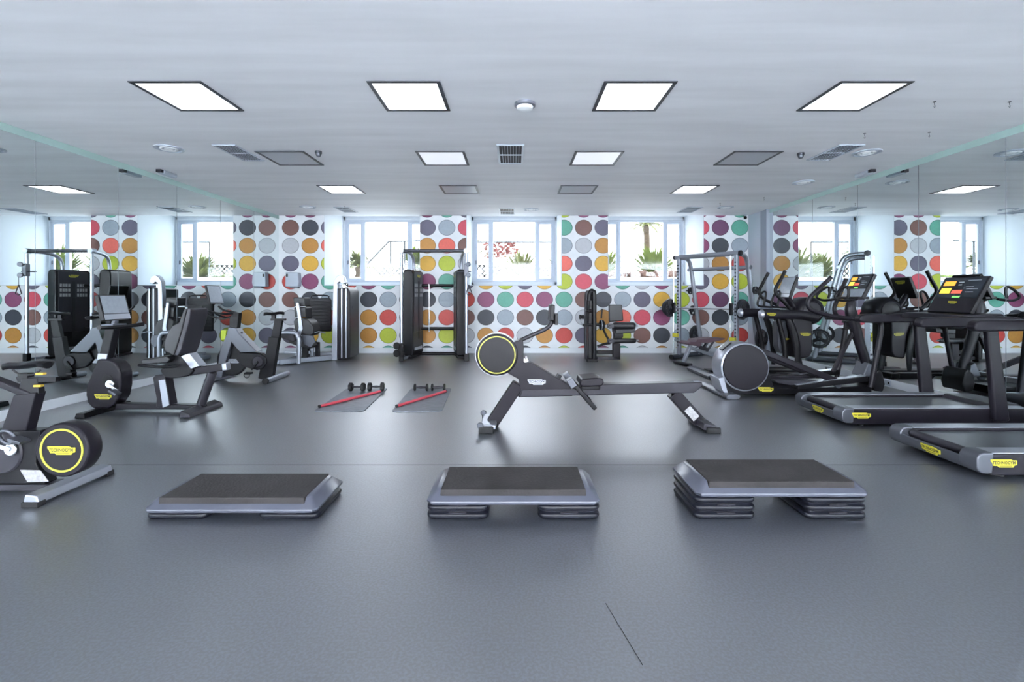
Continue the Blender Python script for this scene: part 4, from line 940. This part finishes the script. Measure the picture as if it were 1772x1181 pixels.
# ------------------------------------------------------------------ treadmills
def treadmill(lab, dx, dy):
    X0, Xf, y0, y1 = 3.46, 5.56, 5.01, 5.85
    t = thing('treadmill', lab, 'treadmill', (4.5, 5.43, 0), 'grey treadmills with yellow logo plates')
    prof = [(X0+.03, .04), (X0, .06), (X0-.005, .12), (X0+.005, .17), (X0+.04, .2), (Xf-.1, .2), (Xf, .17), (Xf, .06), (Xf-.05, .03), (X0+.1, .03)]
    body = [(X0+.10, .03), (X0+.085, .17), (X0+.11, .195), (Xf-.1, .195), (Xf, .165), (Xf, .06), (Xf-.05, .03)]
    for a, b in ((y0, y0+.14), (y1-.14, y1)):
        part('side_body', MB().prism(body, a, b), M_dark, t, .012)
        part('top_trim', MB().box2((X0+.11, a+.004, .195), (Xf-.12, b-.004, .203)), M_silver, t, .003)
    part('belt', MB().box2((X0+.10, y0+.16, .165), (Xf-.42, y1-.16, .172)), M_belt, t)
    part('belt_edge', MB().box2((X0+.08, y0+.14, .14), (Xf-.40, y1-.14, .166)), M_rubber, t)
    part('underframe', MB().box2((X0+.1, y0+.10, .05), (Xf-.05, y1-.10, .14)), M_rubber, t)
    part('roller', MB().tube([(X0+.09, y0+.17, .155), (X0+.09, y1-.16, .155)], .036, 18), M_char, t)
    # rear cap: low middle, raised rounded shoulders
    cap = [(X0+.04, .045), (X0+.012, .06), (X0, .09), (X0, .14), (X0+.03, .14), (X0+.05, .12), (X0+.06, .05)]
    shoulder = [(X0+.04, .045), (X0+.012, .06), (X0, .09), (X0, .16), (X0+.02, .19), (X0+.05, .204), (X0+.13, .204), (X0+.12, .045)]
    c_ = part('rear_cap', MB().prism(cap, y0+.14, y1-.12), M_grey, t, .006)
    for a, b in ((y0-.004, y0+.15), (y1-.13, y1+.004)): part('cap_shoulder', MB().prism(shoulder, a, b), M_grey, c_, .012)
    badge(t, (X0-.001, (y0+y1)/2-.02, .10), (0, -1, 0), (-1, 0, 0), .19)
    badge(t, (X0+.20, y0-.001, .125), (1, 0, 0), (0, -1, 0), .20)
    part('motor_cover', MB().prism([(Xf-.42, .17), (Xf-.38, .215), (Xf-.1, .22), (Xf-.02, .17), (Xf-.02, .06), (Xf-.42, .06)], y0+.12, y1-.12), M_char, t, .02)
    for x in (X0+.25, Xf-.25):
        for y in (y0+.08, y1-.08): part('foot', MB().disc((x, y, .018), (0, 0, 1), .03, .036, .004, 20), M_rubber, t)
    for y in (y0-.02, y1+.02):
        part('upright', MB().prism([(4.94, 1.10), (5.06, 1.10), (5.19, .07), (5.03, .07)], y-.035, y+.035), M_dark, t, .025)
        part('handrail', MB().prism([(4.23, 1.10), (4.25, 1.065), (4.30, 1.06), (5.26, 1.07), (5.30, 1.16), (5.2, 1.175), (4.30, 1.165), (4.25, 1.15)], y-.05, y+.05), M_dark, t, .03)
    part('cross_bar', MB().prism([(4.72, 1.13), (4.78, 1.19), (5.2, 1.2), (5.24, 1.13), (5.0, 1.1)], y0+.03, y1-.03), M_dark, t, .015)
    part('console_stem', MB().beam((5.25, (y0+y1)/2, 1.14), (5.22, (y0+y1)/2, 1.45), .16, .06), M_dark, t, .015)
    cs, T_, B_, d_, n_ = quad_console(t, (5.195, 1.615), (4.965, 1.205), 5.17, 5.72, .045, -1, M_screen, .60, M_dark, True)
    badge(cs, T_+d_*.345+n_*.006+Vector((0, 5.44, 0)), (0, -1, 0), n_, .11)
    badge(cs, T_-n_*.052+d_*.1+Vector((0, 5.44, 0)), (0, 1, 0), -n_, .22)
    return t
t2 = treadmill('farther of the two treadmills, its lit console and both handrails in view', 0, 0)
dup(t2, (4.54, 5.43-1.42, 0), 'nearer of the two treadmills, cut off by the right edge of the picture')

# ------------------------------------------------------------------ outdoors beyond the windows
struct('ground_outside', MB().box2((-30, YW+.2, 1.3), (30, 60, 1.52)).box2((-30, 14.6, 1.5), (30, 60, 1.95)), M_paving)
def spiky(name, lab, x, y, z, n, L, m, grp, droop=.35, trunk=0):
    t = thing(name, lab, 'plant', (x, y, z), grp)
    if trunk: part('trunk', MB().tube([(x, y, z), (x+.05, y, z+trunk*.5), (x, y, z+trunk)], [.16, .12, .13], 12), M_trunk, t)
    mb = MB(); c = Vector((x, y, z+trunk))
    for k in range(n*2):
        a = random.uniform(0, 2*PI); el = random.uniform(.25, 1.35); l = 1.3*L*random.uniform(.6, 1.05); wd = .032+.018*random.random()
        d = Vector((math.cos(a)*math.cos(el), math.sin(a)*math.cos(el), math.sin(el))); sd = Vector((-math.sin(a), math.cos(a), 0))
        pts = []
        for j in range(6):
            s_ = j/5; p_ = c+d*l*s_+Vector((0, 0, -droop*l*.55*s_*s_)); ww = wd*(1-s_)**.6*(.6+s_)*1.4
            pts.append((p_-sd*ww, p_+sd*ww))
        V_ = [(mb.V(a_), mb.V(b_)) for a_, b_ in pts]
        for q1, q2 in zip(V_, V_[1:]): mb.face([q1[0], q1[1], q2[1], q2[0]])
    part('leaves', mb, m, t)
gy = 1.95
spiky('spiky_plant', 'spiky green plant seen through the left half of the right window', 3.2, 17.0, gy, 120, 1.15, M_leaf, 'spiky plants outside')
spiky('spiky_plant', 'spiky green plant seen through the right half of the right window', 4.95, 17.0, gy, 130, 1.3, M_leaf, 'spiky plants outside')
spiky('spiky_plant', 'spiky green plant outside at the far right casement', 7.3, 17.9, gy, 100, 1.2, M_leaf, 'spiky plants outside')
spiky('spiky_plant', 'spiky plant seen through the centre of the middle window', .25, 17.4, gy, 130, 1.1, M_leaf2, 'spiky plants outside')
spiky('spiky_plant', 'spiky plant seen through the right casement of the middle window', 1.75, 16.4, gy, 120, 1.2, M_leaf2, 'spiky plants outside')
spiky('palm_tree', 'small palm seen through the left casement of the left window', -5.8, 17.5, gy, 120, .9, M_leaf2, 'palms outside', .8, .5)
spiky('palm_tree', 'bushy palm behind the stair rail in the left window', -3.9, 18.9, gy, 200, 1.2, M_leaf, 'palms outside', .7, .5)
spiky('palm_tree', 'tall palm seen through the right casement of the right window', 5.6, 20.2, gy, 90, 1.2, M_leaf2, 'palms outside', .9, 2.4)
spiky('palm_tree', 'palm at the right edge of the left window', -1.9, 18.2, gy, 120, 1.1, M_leaf2, 'palms outside', .8, 1.0)
def blob(name, lab, x0, x1, y, z0, z1, m, n, r, cat='shrub'):
    mb = MB()
    for k in range(n):
        c = Vector((random.uniform(x0, x1), y+random.uniform(-.3, .3), random.uniform(z0, z1))); rr = r*random.uniform(.5, 1.3)
        mb.ball(c, rr, (1, .8, random.uniform(.6, 1)), 6)
    if name == 'flowering_shrub':
        for k in range(14): mb.tube([((x0+x1)/2+.02*k, y, gy), (x0+(x1-x0)*(k+.5)/14, y, (z0+z1)/2+.25)], .015, 6)
    o = finish(name, mb, m, None); o['label'] = lab; o['category'] = cat; return o
blob('rockery', 'reddish rocks heaped outside below the right window plants', 2.6, 6.6, 15.3, gy, gy+.16, M_rock, 190, .10, 'rocks')['kind'] = 'stuff'
blob('flowering_shrub', 'red flowering shrub beyond the middle window', -1.4, .1, 22.0, gy+1.2, gy+1.9, M_fl, 160, .06)
blob('hedge', 'low yellow-green hedge beyond the left window', -5.0, -1.9, 17.0, gy, gy+.12, M_leaf, 130, .10)
blob('hedge', 'low hedge beyond the middle window', -.6, 1.9, 19.0, gy, gy+.25, M_leaf2, 120, .12)
# chain link fence
t = thing('chain_link_fence', 'grey chain link fence standing outside behind the plants', 'fence', (0, 20.4, gy))
m = MB(); y = 20.4; hh = .75
x = -6.2
while x < 2.6:
    m.beam((x, y, gy), (x+hh, y, gy+hh), .02, .055); m.beam((x+hh, y, gy), (x, y, gy+hh), .02, .055); x += .21
part('mesh', m, M_wire, t)
for x in (-6.2, -4, -1.8, .4, 2.6): part('post', MB().tube([(x, y, gy), (x, y, gy+hh+.1)], .03, 8), M_rail, t)
part('top_rail', MB().tube([(-6.2, y, gy+hh), (2.6, y, gy+hh)], .02, 8), M_rail, t)
t = thing('stair_railing', 'pale metal stair railing climbing outside the left window', 'railing', (-3.5, 15.5, gy))
a, b, c_ = W(633, 460, 15.5), W(673, 418, 15.5), W(735, 417, 15.5)
part('handrail', MB().tube([a, b, c_], .03, 8), M_rail, t)
for u, v in ((676, 418), (700, 418)): p_ = W(u, v, 15.5); part('post', MB().tube([(p_.x, 15.5, gy), p_], .03, 8), M_rail, t)
t = thing('terrace_railing', 'long thin horizontal railing outside the middle window', 'railing', (.2, 15.2, gy))
part('handrail', MB().tube([(-1.6, 15.2, 1.4+92*15.2/820), (1.9, 15.2, 1.4+92*15.2/820)], .022, 8), M_rail, t)
for x in (-1.6, 1.9): part('post', MB().tube([(x, 15.2, gy), (x, 15.2, 1.4+92*15.2/820)], .02, 8), M_rail, t)
